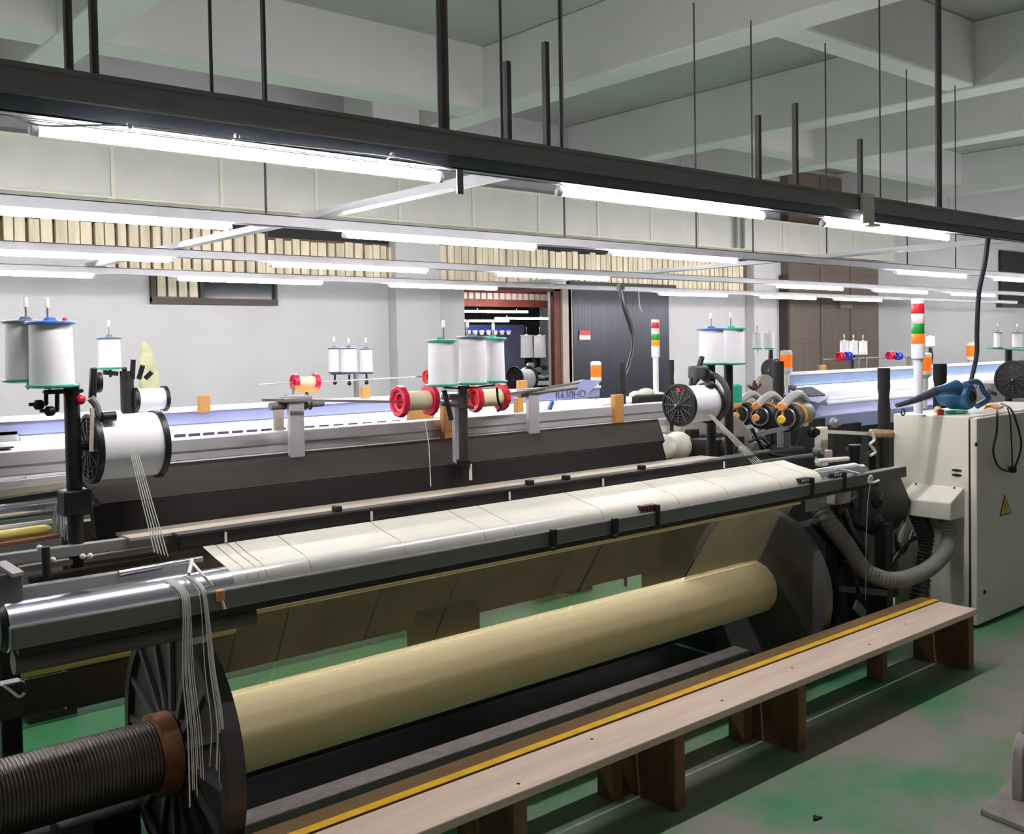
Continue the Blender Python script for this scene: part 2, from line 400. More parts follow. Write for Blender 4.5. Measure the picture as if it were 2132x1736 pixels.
zl = 2.146
rowdesc = ['', 'second ceiling rail from the camera, pale grey channel', 'third ceiling rail from the camera, pale grey channel', 'rearmost ceiling rail, pale grey channel nearest the back wall']
for i in (1, 2, 3):
    y = ROWS[i]
    t = thing('light_rail', rowdesc[i], 'rail', (6, y, zl))
    r = MB(); r.box(-2.5, 17, y-.035, y-.03, zl, zl+.046); r.box(-2.5, 17, y-.035, y+.035, zl+.042, zl+.047); r.box(-2.5, 17, y+.03, y+.035, zl, zl+.046)
    r.build('channel', 'rail_light', t)
    if i == 1:
        for px, py in ((1445, 82), (1563, 43), (1718, 90), (1887, 143), (1988, 52)):
            p = at(px, py, Y=y); rod(t, p.x, y, zl+.047, min(ZC, max(ZB, p.z)), .0055)
        p = at(1175, 460, Y=y); rod(t, p.x, y, zl+.047, ZC, .006)
    if i == 2:
        p = at(553, 400, Y=y); rod(t, p.x, y, zl+.047, ZC, .008)
for x, la in ((2.29, 'pale cross bar joining the ceiling rails at left of the doorway'), (6.45, 'pale cross bar joining the ceiling rails above the blue door')):
    MBb = MB().box(x-.03, x+.03, 2.546, 7.9, 2.194, 2.226)
    o = MBb.build('cross_bar', 'rail_light'); tag(o, la, 'rail')
p = at(925, 370, Y=2.56); zz = 2.06
t = thing('rail_joint', 'small bolted plate where the cross bar meets the near dark channel', 'bracket', (2.29, 2.5, 2.1))
MB().box(1.892, 1.916, 2.475, 2.48, 2.075, 2.152).build('plate', 'mid_grey', t)
for k in range(3): MB().ball((1.904, 2.474, 2.088+.022*k), .006).build('bolt', 'black_metal', t)

def make_lamp():
    t = thing('tube_lamp', '', 'lamp', (0, 0, 0), 'tube lamps hung along the ceiling rails')
    MB().box(-.6, .6, -.005, .005, .012, .02).build('housing', 'lamp_white', t)
    MB().lathe((-.585, 0, 0), (1, 0, 0), [(0, .0125), (1.17, .0125)], 14).build('tube', 'tube_glow', t)
    for sx in (-1, 1): MB().lathe((sx*.585, 0, 0), (sx, 0, 0), [(0, .0145), (.016, .0145), (.02, .01)], 14).build('end_cap', 'lamp_white', t)
    for sx in (-.35, .38): MB().box(sx-.006, sx+.006, -.004, .004, .018, .045).build('clip', 'lamp_white', t)
    return t
lamp0 = make_lamp(); first = [True]
LN = ['first', 'second', 'third', 'fourth', 'fifth', 'sixth', 'seventh']
LX = [[1.27, 3.03, 4.75, 6.5], [-1.0, .88+.35, 3.02, 4.93, 8.22, 9.75], [-1.2, 1.56-.2, 3.45, 5.41, 8.75, 10.2, 11.5], [-1.1, 1.62, 3.44, 5.37, 8.48, 10.0, 11.5]]
spec = {0: [((90, 268), (905, 362)), ((1168, 400), (1587, 457)), ((1718, 468), (1970, 500))],
        1: [((0, 440), (480, 463)), ((715, 487), (1115, 515)), ((1268, 533), (1535, 547)), ((1865, 570), (2010, 578)), ((2065, 580), (2210, 590))],
        2: [((0, 525), (357, 533)), ((555, 547), (895, 565)), ((1027, 575), (1270, 583)), ((1610, 595), (1757, 600)), ((1815, 600), (1932, 605)), ((1975, 604), (2075, 609))],
        3: [((0, 567), (195, 571)), ((362, 577), (677, 590)), ((805, 596), (1037, 602)), ((1367, 608), (1517, 612)), ((1578, 613), (1700, 616)), ((1718, 613), (1850, 617))]}
for i, y in enumerate(ROWS):
    z = 2.128
    for k, (a, bb) in enumerate(spec[i]):
        xr = at(*bb, Y=y).x
        xc = xr-.6 if a[0] == 0 else (at(*a, Y=y).x+xr)/2
        if i == 1 and k == 4: xc = at(*a, Y=y).x+.6
        la = 'glowing tube lamp, %s from the left in the %s ceiling row' % (LN[k], ORD[i])
        zz = z
        if first[0]: lamp0.location = (xc, y, zz); lamp0['label'] = la; first[0] = False
        else: dup(lamp0, (xc, y, zz), la)
        MBx = None
    # fill lamps added to the same rows beyond the left edge of the view
# (unseen fill lamps past the left edge, added to brighten the ceiling)
for i in (1, 2, 3):
    dup(lamp0, (-.55-.1*i, ROWS[i], 2.128), 'added fill tube lamp of the %s ceiling row, first beyond the left edge of the view' % ORD[i])
    dup(lamp0, (-2.2, ROWS[i], 2.128), 'added fill tube lamp of the %s ceiling row, second beyond the left edge of the view' % ORD[i])
dup(lamp0, (9.6, ROWS[0], 2.128), 'added fill tube lamp of the front ceiling row beyond the right edge of the view')  # unseen fill lamps past the right edge, added to lift ceiling and right wall
for i, xs in enumerate(((11.4, 13.2, 15.), (11.6, 13.4, 15.6, 17.6), (14.6, 16.6, 18.6, 20.6), (18.4, 20.4, 22.4))):
    for k, x in enumerate(xs): dup(lamp0, (x, ROWS[i], 2.128), '%s ceiling row added fill lamp, %s past the right edge of the view' % (ORD[i], LN[k]))
t = thing('lamp_cable', 'thin white wire strung along the near dark channel above its lamp', 'cable', (1.3, 2.45, 2.15))
MB().tube(curve([at(30, 243, Y=2.44), at(95, 262, Y=2.46), at(270, 262, Y=2.44), at(500, 290, Y=2.44), at(815, 325, Y=2.44), at(945, 352, Y=2.44)]), .0025, 6).build('wire', 'lamp_white', t)
for px, py in ((270, 262), (493, 283), (817, 322)):
    p = at(px, py, Y=2.44); MB().ball(p, .008).cyl(p, p+Vector((0, .06, -.02)), .0025, n=6).build('hook', 'lamp_white', t)
for (px, py, yy) in ((1330, 630, 7.1),):
    p = at(px, py, Y=yy); o = MB().tube(curve([(p.x, p.y, 2.16), (p.x+.01, p.y, 2.0), (p.x+.05, p.y, 1.93)]), .006, 6).build('loose_wire', 'lamp_white')
    tag(o, 'short loose white wire dangling from the back rail before the blue door', 'wire')

# ------------------------------------------------------------------ near loom
def pins(t, xs, y, z, h=.03, r=.004, m='thread', name='pin'):
    for x in xs: MB().cyl((x, y, z), (x, y, z+h), r, n=8).build(name, m, t)
L = thing('weaving_loom', 'large weaving loom in the foreground with silver back roller and brown shed cover', 'loom', (2.7, 3.3, 0))
rl = MB().lathe((.60, 2.632, .935), (1, 0, 0), [(0, .052), (.004, .06), (3.83, .06), (3.835, .046), (3.9, .046)], 40).build('back_roller', 'bright_steel', L)
MB().lathe((.585, 2.632, .935), (1, 0, 0), [(0, .03), (.002, .046), (.016, .057)], 28).build('end_cap', 'black_metal', rl)
MB().box(.60, 4.80, 2.555, 2.598, .896, .952).build('back_rail', 'rail_paint', L, bevel=.006)
MB().box(.62, 4.55, 2.57, 2.598, .875, .897).build('rail_lip', 'black_metal', L, bevel=.004)
MB().cyl((.62, 2.63, .845), (1.25, 2.63, .845), .028).build('lower_tube', 'dark_grey', L)
MB().cyl((1.0, 2.655, .845), (4.0, 2.655, .845), .006, n=10).build('guide_rod', 'yarn_gold', L)
MB().box(1.1, 3.82, 2.785, 2.825, 1.03, 1.072).build('guide_rail', 'black_metal', L, bevel=.006)
MB().box(1.1, 3.84, 2.780, 2.83, 1.068, 1.075).build('guide_cap', 'charcoal', L)
pins(L, [at(x, 1080, Y=2.77).x for x in (470, 775, 1063, 1258, 1510)], 2.773, 1.035, .03)
for px, py in ((703, 1050), (1105, 1035), (1180, 985), (1338, 995)):
    p = at(px, py, Y=2.80); MB().box(p.x-.012, p.x+.012, 2.79, 2.82, 1.075, 1.093).build('clamp', 'black_metal', L, bevel=.003)
MB().box(.98, 3.65, 2.832, 2.955, 1.066, 1.074).build('dust_tray', 'dust_plate', L)
MB().yz([(2.955, 1.06), (3.0, 1.06), (3.03, 1.155), (2.985, 1.155)], .93, 3.42).build('lower_cover', 'dark_brown', L, bevel=.004)
u = MB(); u.faces([(.95, 2.985, 1.157), (3.44, 2.985, 1.157), (3.64, 3.20, 1.234), (.95, 3.20, 1.234), (.95, 3.0, 1.14), (3.44, 3.0, 1.14), (3.64, 3.215, 1.217), (.95, 3.215, 1.217)],
        [(0, 1, 2, 3), (7, 6, 5, 4), (0, 4, 5, 1), (1, 5, 6, 2), (2, 6, 7, 3), (3, 7, 4, 0)]); u.build('upper_cover', 'dusty_brown', L, bevel=.003)
a = MB().box(.62, 3.99, 3.25, 3.32, 1.232, 1.306).build('top_beam', 'alu', L, bevel=.004)
MB().box(.62, 3.98, 3.246, 3.25, 1.262, 1.266).build('groove', 'mid_grey', a)
sl = MB().box(.70, 3.98, 3.2465, 3.2495, 1.224, 1.232)
for k in range(28): sl.box(.70+k*.117, .76+k*.117, 3.238, 3.249, 1.222, 1.232)
sl.build('slot_strip', 'white_cover', a)
# plain extension of the frame at the left end, with grille plate
MB().yz([(3.26, 1.306), (3.5, 1.316), (3.5, 1.306), (3.26, 1.296)], .55, .93).build('end_plate', 'alu', L)
p1 = at(0, 940, Y=3.36)
MB().box(.6, .80, 3.3, 3.42, 1.312, 1.318).build('grille', 'dark_grey', L)
# feet, apron, base
MB().box(1.0, 4.1, 3.55, 3.6, .38, 1.02).build('apron', 'apron_brown', L, bevel=.004)
MB().box(.3, 1.58, 3.54, 3.548, .40, .52).build('apron_plate', 'apron_brown', L)
MB().cyl((.3, 3.53, .55), (1.6, 3.53, .55), .02).build('cloth_rod', 'copper_tube', L)
def leg(x0, x1, y0=3.5, y1=3.62, h=.45, m='dark_brown'): MB().box(x0, x1, y0, y1, 0, h).build('leg', m, L, bevel=.005)
leg(2.44, 2.76); leg(4.05, 4.4, 3.2, 3.7, 1.1, 'black_metal'); leg(.74, .80, 3.3, 3.36, .8, 'black_metal'); leg(1.33, 1.40, 3.52, 3.58, .4, 'black_metal')
MB().box(1.2, 3.95, 2.90, 3.0, .02, .11).build('base_bar', 'cast_grey', L, bevel=.006)
MB().box(1.2, 3.95, 3.0, 3.8, .005, .03).build('black_floor_plate', 'black_rough', L)  # flat black plate covering the floor beneath the yarn roll
MB().cyl((1.2, 3.12, .2), (4.0, 3.12, .2), .04).build('lower_shaft', 'black_metal', L)
# rods and bars at the left end behind the roller
def pbar(x0, y0, x1, y1, Y, hp, d, name, m, ext=0.):
    p, q = at(x0, y0, Y=Y), at(x1, y1, Y=Y); h = (at(x0, y0-hp/2, Y=Y)-at(x0, y0+hp/2, Y=Y)).length
    return MB().bar(p-(q-p).normalized()*ext, q, d, h).build(name, m, L, bevel=.002)
pbar(0, 1166, 345, 1119, 2.88, 24, .03, 'end_bar', 'mid_grey', .1)
pbar(30, 1238, 400, 1180, 2.74, 30, .03, 'box_tube', 'mid_grey')
pbar(60, 1208, 330, 1160, 2.85, 12, .03, 'rear_bar', 'dusty_brown'); pbar(40, 1185, 330, 1140, 2.90, 12, .03, 'rear_bar', 'jamb')
MB().cyl(at(247, 1195, Y=2.715), at(420, 1163, Y=2.75), .009, n=14).build('lease_rod', 'steel', L)
MB().box(at(0, 1200, Y=2.72).x-.06, at(44, 1200, Y=2.72).x, 2.70, 2.76, at(20, 1260, Y=2.72).z, at(20, 1190, Y=2.72).z).build('bearing_block', 'dark_grey', L, bevel=.005)
MB().bar(at(0, 1172, Y=2.76), at(38, 1196, Y=2.69), .03, .01).build('clamp_plate', 'mid_grey', L)
MB().cyl(at(97, 1200, Y=2.8), at(95, 1138, Y=2.8), .011).build('stop_pin', 'black_metal', L)
for px, py in ((172, 1158), (188, 1157), (82, 1140), (110, 1165)): MB().ball(at(px, py, Y=2.82), .008).build('lint', 'thread', L)
# left side of the shed: silver tube, yellow cloth roll, dark rail, plates
pbar(0, 1006, 185, 985, 3.24, 10, .05, 'slot_plate', 'alu', .2)
pbar(0, 1026, 185, 1003, 3.2, 18, .05, 'side_plate', 'dust_plate', .2)
pbar(0, 1044, 145, 1022, 3.14, 14, .03, 'side_rail', 'black_metal', .2)
MB().cyl(at(0, 1070, Y=3.12)-Vector((.2, 0, 0)), at(140, 1050, Y=3.12), .026).build('silver_tube', 'bright_steel', L)
MB().cyl(at(0, 1101, Y=3.04)-Vector((.2, 0, 0)), at(108, 1086, Y=3.04), .008).build('white_tube', 'white_cover', L)
a_, b_ = at(0, 1115, Y=2.98), at(106, 1100, Y=2.98); MB().lathe(a_-(b_-a_).normalized()*.2, b_-a_, [(0, .014), ((b_-a_).length+.185, .014), ((b_-a_).length+.2, .006)], 16).build('yellow_tube', 'copper_tube', L)
pbar(0, 1133, 120, 1115, 2.95, 8, .03, 'orange_rail', 'rust', .2)
h = MB()
for k in range(22):
    px = random.uniform(112, 182); yy = random.uniform(2.93, 3.05)
    h.cyl(at(px, random.uniform(1112, 1130), Y=yy), at(px+random.uniform(-4, 4), random.uniform(1048, 1075), Y=yy), .0015, n=5)
h.build('heald_wires', 'bright_steel', L)
MB().box(.30, 1.05, 2.99, 3.35, 0, .24).build('end_casting', 'black_rough', L, bevel=.02)
MB().box(.35, 1.06, 2.60, 2.98, 0, .035).build('black_floor_plate', 'black_rough', L)  # low black plate covering the floor below the threaded shaft
c = at(22, 1445, Y=2.72); MB().box(c.x-.09, c.x+.035, 2.70, 2.76, c.z-.06, c.z+.03).build('end_casting', 'black_metal', L, bevel=.012)
MB().tube(curve([at(5, 1425, Y=2.69), at(25, 1440, Y=2.69), at(40, 1450, Y=2.69), at(52, 1442, Y=2.69)]), .004, 6).build('lint', 'thread', L)
# long brackets on the top beam
def bracket(px, py0, py1, Y, wpx, top=True, m='alu'):
    a_, b_ = at(px-wpx/2, py0, Y=Y), at(px+wpx/2, py0, Y=Y); lo = at(px+8, py1, Y=Y)
    o = MB().box(a_.x, b_.x, Y, Y+.022, lo.z, a_.z).build('bracket', m, L, bevel=.002)
    return a_, b_
for px, y0, y1, wp, yy in ((618, 838, 970, 30, 3.16), (1112, 820, 921, 22, 3.17), (956, 832, 1012, 18, 2.99)):
    A, B = bracket(px, y0, y1, yy, wp)
    MB().box(A.x-.03, B.x+.03, yy-.01, yy+.05, A.z, A.z+.022).build('bracket_cap', 'cast_grey', L, bevel=.006)
# right end of the loom: gearing and frame
g = MB()
P = [at(1800, 990, Y=2.78), at(1868, 975, Y=2.78), at(1898, 1045, Y=2.78), at(1885, 1090, Y=2.78), at(1840, 1118, Y=2.78), at(1790, 1095, Y=2.78)]
g.prism(P, (0, .08, 0)).build('gear_guard', 'black_metal', L, bevel=.006)
for px, py, rr in ((1830, 1040, .05), (1830, 1085, .04), (1772, 1045, .07), (1740, 1060, .06)):
    c = at(px, py, Y=2.77); MB().lathe(c, (0, -1, 0), [(-.06, rr), (0, rr), (.005, rr*.8), (.012, rr*.45), (.03, rr*.4)], 22).build('gear', 'black_metal', L)
MB().box(4.50, 4.56, 2.78, 2.84, 0, .9).build('leg', 'black_metal', L, bevel=.004)
p = at(1838, 1150, Y=2.76); MB().box(p.x-.035, p.x+.035, 2.72, 2.79, .02, .62).build('leg', 'black_metal', L, bevel=.004)
p = at(1815, 1130, Y=2.9); MB().box(p.x-.03, p.x+.03, 2.9, 2.93, .3, .7).build('frame_plate', 'cast_grey', L)
p = at(1870, 1130, Y=2.95); MB().box(p.x-.05, p.x+.06, 2.95, 2.98, .1, .7).build('frame_plate', 'mid_grey', L)
MB().box(4.3, 5.4, 3.0, 3.1, .0, .62).build('end_casting', 'black_rough', L, bevel=.01)
MB().box(4.1, 4.75, 3.11, 3.6, .3, 1.02).build('end_housing', 'black_rough', L, bevel=.015)
MB().bar(at(1700, 1080, Y=2.75), at(1790, 1190, Y=2.75), .05, .07).build('link_arm', 'black_metal', L, bevel=.006)
MB().bar(at(1765, 1165, Y=2.72), at(1785, 1290, Y=2.72), .04, .06).build('link_arm', 'black_rough', L, bevel=.006)
MB().bar(at(1750, 1225, Y=2.7), at(1845, 1235, Y=2.7), .02, .03).build('link_arm', 'dark_grey', L)
MB().bar(at(1780, 1258, Y=2.66), at(1800, 1280, Y=2.66), .01, .05).build('foot_plate', 'mid_grey', L)
for pts, rr in (([(1868, 1130), (1880, 1150), (1900, 1105)], .012), ([(1855, 1175), (1880, 1135), (1905, 1120)], .014), ([(1880, 1085), (1865, 1120), (1872, 1160)], .008), ([(1755, 1060), (1775, 1110), (1800, 1150), (1795, 1200)], .02)):
    MB().tube(curve([at(x, y, Y=2.75) for x, y in pts]), rr, 8).build('cable', 'black_plastic', L)
MB().box(4.38, 4.52, 2.70, 2.76, .78, .86).build('end_bracket', 'cast_grey', L, bevel=.01)
# levers and castings behind the warp at the right end
MB().bar(at(1570, 905, Y=3.1), at(1680, 882, Y=3.1), .02, .02).build('weft_bar', 'steel', L)
MB().bar(at(1712, 898, Y=3.15), at(1815, 903, Y=3.15), .025, .02).build('weft_bar', 'cream', L)
for px, py, wpx, hpx, m_, yy in ((1620, 905, 26, 110, 'black_metal', 3.3), (1690, 930, 60, 110, 'black_rough', 3.35), (1765, 940, 60, 110, 'black_rough', 3.4), (1718, 930, 14, 80, 'cream', 3.2), (1590, 905, 22, 60, 'alu', 3.5),
                               (1640, 918, 14, 40, 'mid_grey', 3.15), (1490, 945, 34, 80, 'black_rough', 3.3), (1725, 950, 18, 22, 'jamb', 3.1), (1838, 950, 30, 110, 'black_metal', 3.3), (1545, 945, 40, 60, 'dark_grey', 3.3), (1449, 935, 18, 80, 'dark_brown', 3.35)):
    a_, b_ = at(px-wpx/2, py-hpx/2, Y=yy), at(px+wpx/2, py+hpx/2, Y=yy)
    MB().box(a_.x, b_.x, yy, yy+.05, b_.z, a_.z).build('end_casting', m_, L, bevel=.006)
c = at(1512, 930, Y=3.2); MB().ball(c, .05).build('counterweight', 'dark_grey', L)
for pts, rr in (([(1565, 890), (1580, 920), (1605, 945), (1650, 950)], .009), ([(1560, 920), (1585, 912), (1600, 925)], .007), ([(1790, 925), (1760, 935), (1800, 945), (1822, 930)], .004), ([(1655, 930), (1665, 905), (1672, 885)], .004)):
    MB().tube(curve([at(x, y, Y=3.05) for x, y in pts]), rr, 8).build('cable', 'black_plastic', L)
MB().cyl(at(1500, 955, Y=2.9), at(1600, 940, Y=2.9), .012).build('weft_bar', 'dark_grey', L)
MB().cyl(at(1570, 965, Y=2.8), at(1690, 948, Y=2.8), .012).build('weft_bar', 'dark_grey', L)
MB().cyl(at(1700, 960, Y=2.75), at(1765, 955, Y=2.75), .012).build('weft_bar', 'cream', L)
pp = at(1780, 945, Y=2.9); MB().lathe(pp-Vector((0, 0, .05)), (0, 0, 1), [(0, .03), (.05, .03), (.06, .034), (.1, .034)], 16).build('spring_pot', 'black_metal', L)
for px, py in ((1545, 940), (1660, 950), (1700, 940), (1590, 930), (1735, 880), (1690, 900), (1640, 945)):
    c = at(px, py, Y=3.1+random.random()*.1); MB().lathe(c, (-.3, -1, .1), [(0, .03), (.02, .03), (.026, .02), (.05, .018)], 14).build('knob', random.choice(['black_metal', 'dark_grey', 'mid_grey']), L)

# warp beam
AY, AZ = 2.88, .42
t = thing('warp_beam', 'big warp beam rolled with golden yarn between two dark flanges', 'warp beam', (2.5, AY, 0))
MB().lathe((1.16, AY, AZ), (1, 0, 0), [(0, .124), (2.80, .124)], 64).build('yarn_roll', 'yarn_gold', t)
def flange(x, side):
    f = MB().lathe((x, AY, AZ), (1, 0, 0), [(0, .1), (.012, .12), (.012, .345), (-.004, .352), (-.004, .383), (.002, .387), (.055, .387), (.058, .38), (.058, .2), (.03, .12)] if side < 0 else
                   [(0, .12), (.0, .37), (.004, .385), (.055, .385), (.06, .37), (.06, .12)], 72)
    o = f.build('flange', 'charcoal' if side < 0 else 'dark_grey', t, sharp=30)
    if side < 0:
        rb = MB()
        for k in range(16):
            an = 2*PI*k/16; d = Vector((0, math.cos(an), math.sin(an)))
            rb.bar(Vector((x+.004, AY, AZ))+d*.12, Vector((x+.006, AY, AZ))+d*.35, .012, .022)
        rb.build('ribs', 'dark_grey', o)
    return o
flange(1.10, -1); flange(3.96, 1)
pr = []; x = 0.
while x < .60:
    pr += [(x, .096), (x+.003, .101), (x+.007, .101), (x+.010, .096)]; x += .0102
sh = MB().lathe((.44, AY, AZ), (1, 0, 0), pr, 40).build('threaded_shaft', 'shaft_steel', t, sharp=60)
MB().lathe((.40, AY, AZ), (1, 0, 0), [(0, .06), (.01, .075), (.045, .075), (.05, .09)], 32).build('shaft_end', 'cast_grey', t)
MB().lathe((1.04, AY, AZ), (1, 0, 0), [(0, .09), (.003, .118), (.055, .118), (.065, .1)], 36).build('collar', 'rust', t)
MB().cyl((4.02, AY, AZ), (4.35, AY, AZ), .07).build('shaft_end', 'black_metal', t)
MB().yz([(AY-.1, .0), (AY+.12, 0), (AY+.08, .3), (AY-.03, .3)], .78, .86).build('cradle', 'black_metal', t)
MB().yz([(AY-.1, .0), (AY+.12, 0), (AY+.08, .34), (AY-.03, .34)], 4.1, 4.18).build('cradle', 'black_metal', t)
MB().bar((1.0, AY-.16, .22), (1.02, AY-.26, .04), .02, .03).build('brake_lever', 'steel', t)

# warp sheet: the bright flat part over the roller and the curtain of ends down to the beam
t = thing('warp_sheet', 'wide sheet of pale warp threads passing over the silver roller down to the golden beam', 'warp', (2.6, 2.7, .5))
gaps = [1.17, 1.21, 1.245, 1.27, 1.41, 1.74, 2.06, 2.19, 2.62, 3.05, 3.36, 3.74, 3.95, 4.06]
top = MB()
for xa, xb in zip(gaps, gaps[1:]):
    prof = []
    for k in range(9):
        an = math.radians(200-k*11.6); prof.append((2.632+math.cos(an)*.0615, .935+math.sin(an)*.0615))
    prof += [(2.70, 1.01), (2.783, 1.03)]
    vs = [(x, y, z) for x in (xa+.0012, xb-.0012) for y, z in prof]; n = len(prof)
    top.faces(vs, [(i, i+1, n+i+1, n+i) for i in range(n-1)])
o = top.build('upper_sheet', 'warp_cloth', t, sharp=80)
top = MB()
dense = MB()
sc = lambda x: 1.18+(x-1.17)*(3.95-1.18)/(4.06-1.17)
g1, g2 = at(1236, 1190, Y=2.77).x, at(1478, 1140, Y=2.77).x
lows = [1.17, 1.245, 1.41, 1.74, 2.06, g1-.16, g1, g2, 4.06]
for k in range(len(lows)-1):
    xa, xb = lows[k]+(.011 if lows[k] in (g1, g2) else .002), lows[k+1]-(.002 if k < len(lows)-2 else 0)
    vs = [(xa, 2.68, .89), (xb, 2.68, .89), (sc(xb), AY-.02, AZ+.1255), (sc(xa), AY-.02, AZ+.1255)]
    (dense if k == len(lows)-2 else top).faces(vs, [(0, 1, 2, 3)])
dense.build('dense_lower_sheet', 'warp_threads_dense', t)
top.build('lower_sheet', 'warp_threads', t)
# loose yarn tails hanging over the roller in front of the near flange
for k, (px, la) in enumerate(((378, 'left of two bundles of pale loose yarn hanging before the near beam flange'), (415, 'right of two bundles of pale loose yarn hanging before the near beam flange'))):
    t = thing('yarn_tail', la, 'yarn', (at(px, 1300, Y=2.54).x, 2.54, .4), 'loose yarn bundles on the back rail')
    s = MB()
    for j in range(8):
        dx = random.uniform(-.011, .011)
        x = at(px+8, 1300, Y=2.545).x+dx
        dr = .04*k
        s.tube(curve([(x-.02, 2.61, .995), (x, 2.568, .972), (x+.005, 2.547, .93), (x+dr*.3+dx*.5, 2.535, .75), (x+dr*.4+.01+dx*.8, 2.53, .6), (x+.01+dx+dr*.2, 2.525, random.uniform(.40, .5))], 5), .0012, 5)
    s.build('strands', 'thread', t)
t = thing('tie_cord', 'white cord tied diagonally across the left end of the warp with a tan tag', 'cord', at(460, 1240, Y=2.55))
MB().tube(curve([at(395, 1165, Z=1.025), at(425, 1200, Z=1.0), at(448, 1225, Y=2.60), at(458, 1236, Y=2.55), at(468, 1268, Y=2.545)]), .004, 6).build('cord', 'thread', t)
p = at(457, 1240, Y=2.548); MB().box(p.x-.01, p.x+.012, 2.54, 2.552, p.z-.014, p.z+.016).build('tag', 'ceramic', t, bevel=.003)
MB().tube([at(400, 1165, Z=1.025), at(393, 1195, Z=1.01)], .005, 6).build('cord_end', 'thread', t)
t = thing('tie_cord', 'white cord knotted round the right end of the dark back rail, hanging to the floor', 'cord', at(1810, 1000, Y=2.55))
MB().tube(curve([at(1740, 975, Z=1.02), at(1800, 990, Y=2.6), at(1812, 1005, Y=2.55), at(1830, 1000, Y=2.54)]), .006, 6).build('cord', 'thread', t)
MB().ring(at(1812, 998, Y=2.545), (0, 1, .2), .018, .004).build('knot', 'thread', t)
MB().tube(curve([at(1812, 1005, Y=2.545), at(1806, 1060, Y=2.54), at(1803, 1150, Y=2.54), at(1802, 1250, Y=2.56)]), .0025, 6).build('cord_end', 'mid_grey', t)
t = thing('tie_cord', 'white cord bundle tied on the pale bar behind the loom near the cabinet', 'cord', at(1815, 935, Y=3.0))
MB().tube(curve([at(1812, 895, Y=3.0), at(1820, 915, Y=2.99), at(1812, 925, Y=3.0), at(1822, 940, Y=3.0), at(1812, 948, Y=3.0)]), .009, 6).build('cord', 'thread', t)
o = MB().lathe(at(1838, 903, Y=3.05)-Vector((0, 0, .02)), (0, 0, 1), [(0, .07), (.01, .085), (.03, .085), (.04, .07)], 24).build('rope_coil', 'jute')
tag(o, 'brown coil of rope lying on the loom end beside the cream cabinet', 'rope')
MB_ = None
for k, (px, py, la) in enumerate(((1350, 1060, 'black strap clip with red dots on the warp edge, nearest the camera'), (1675, 1008, 'black strap clip on the warp edge, second of three along the rail'), (1743, 992, 'black strap clip on the warp edge, nearest the cabinet'))):
    p = at(px, py, Y=2.575); p.z = max(p.z, .968)
    t = thing('strap_clip', la, 'clip', (p.x, 2.56, .93), 'strap clips along the back rail')
    MB().box(p.x+.018, p.x+.036, 2.544, 2.566, .89, p.z+.01).box(p.x-.05, p.x+.036, 2.562, 2.60, p.z-.009, p.z+.01).build('strap', 'black_plastic', t, bevel=.003)
    for j in range(3): MB().lathe((p.x-.035+j*.022, 2.563, p.z), (0, -1, 0), [(0, .006), (.003, .006)], 10).build('dot', 'redorange_plastic' if k == 0 else 'sign_pale', t)
for px, py, la in ((1150, 1118, 'small black hook clipped on the dark back rail, left one'), (1278, 1080, 'small black hook clipped on the dark back rail, right one')):
    p = at(px, py, Y=2.55); o = MB().box(p.x-.012, p.x+.012, 2.535, 2.554, .897, .958).box(p.x-.02, p.x+.0, 2.53, 2.554, .884, .899).build('rail_hook', 'black_plastic', bevel=.003); tag(o, la, 'hook')

# ------------------------------------------------------------------ spools and their stands
def vspool(base, r, h, topm, botm, label, group, rf=None, tilt=0):
    rf = rf or r*1.13
    t = thing('yarn_spool', label, 'spool', base, group)
    x, y, z = base
    MB().lathe(base, (0, 0, 1), [(.006, r*1.02), (h*.5, r*.985), (h-.006, r*.96)], 30).build('yarn', 'yarn_white', t)
    MB().lathe(base, (0, 0, 1), [(-.004, rf*.7), (0, rf), (.005, rf), (.007, r)], 30).build('lower_flange', botm, t)
    MB().lathe(base, (0, 0, 1), [(h-.007, r), (h-.005, rf*.98), (h, rf*.98), (h+.002, rf*.9), (h+.003, rf*.3), (h+.012, rf*.2)], 30).build('upper_flange', topm, t)
    return t
def spindle(t, x, y, z0, z1):
    MB().cyl((x, y, z0), (x, y, z1), .004, n=8).build('spindle', 'steel', t)
    MB().lathe((x, y, z1-.03), (0, 0, 1), [(0, .006), (.025, .006), (.03, .003)], 10).build('spindle_tip', 'clear_lens', t)
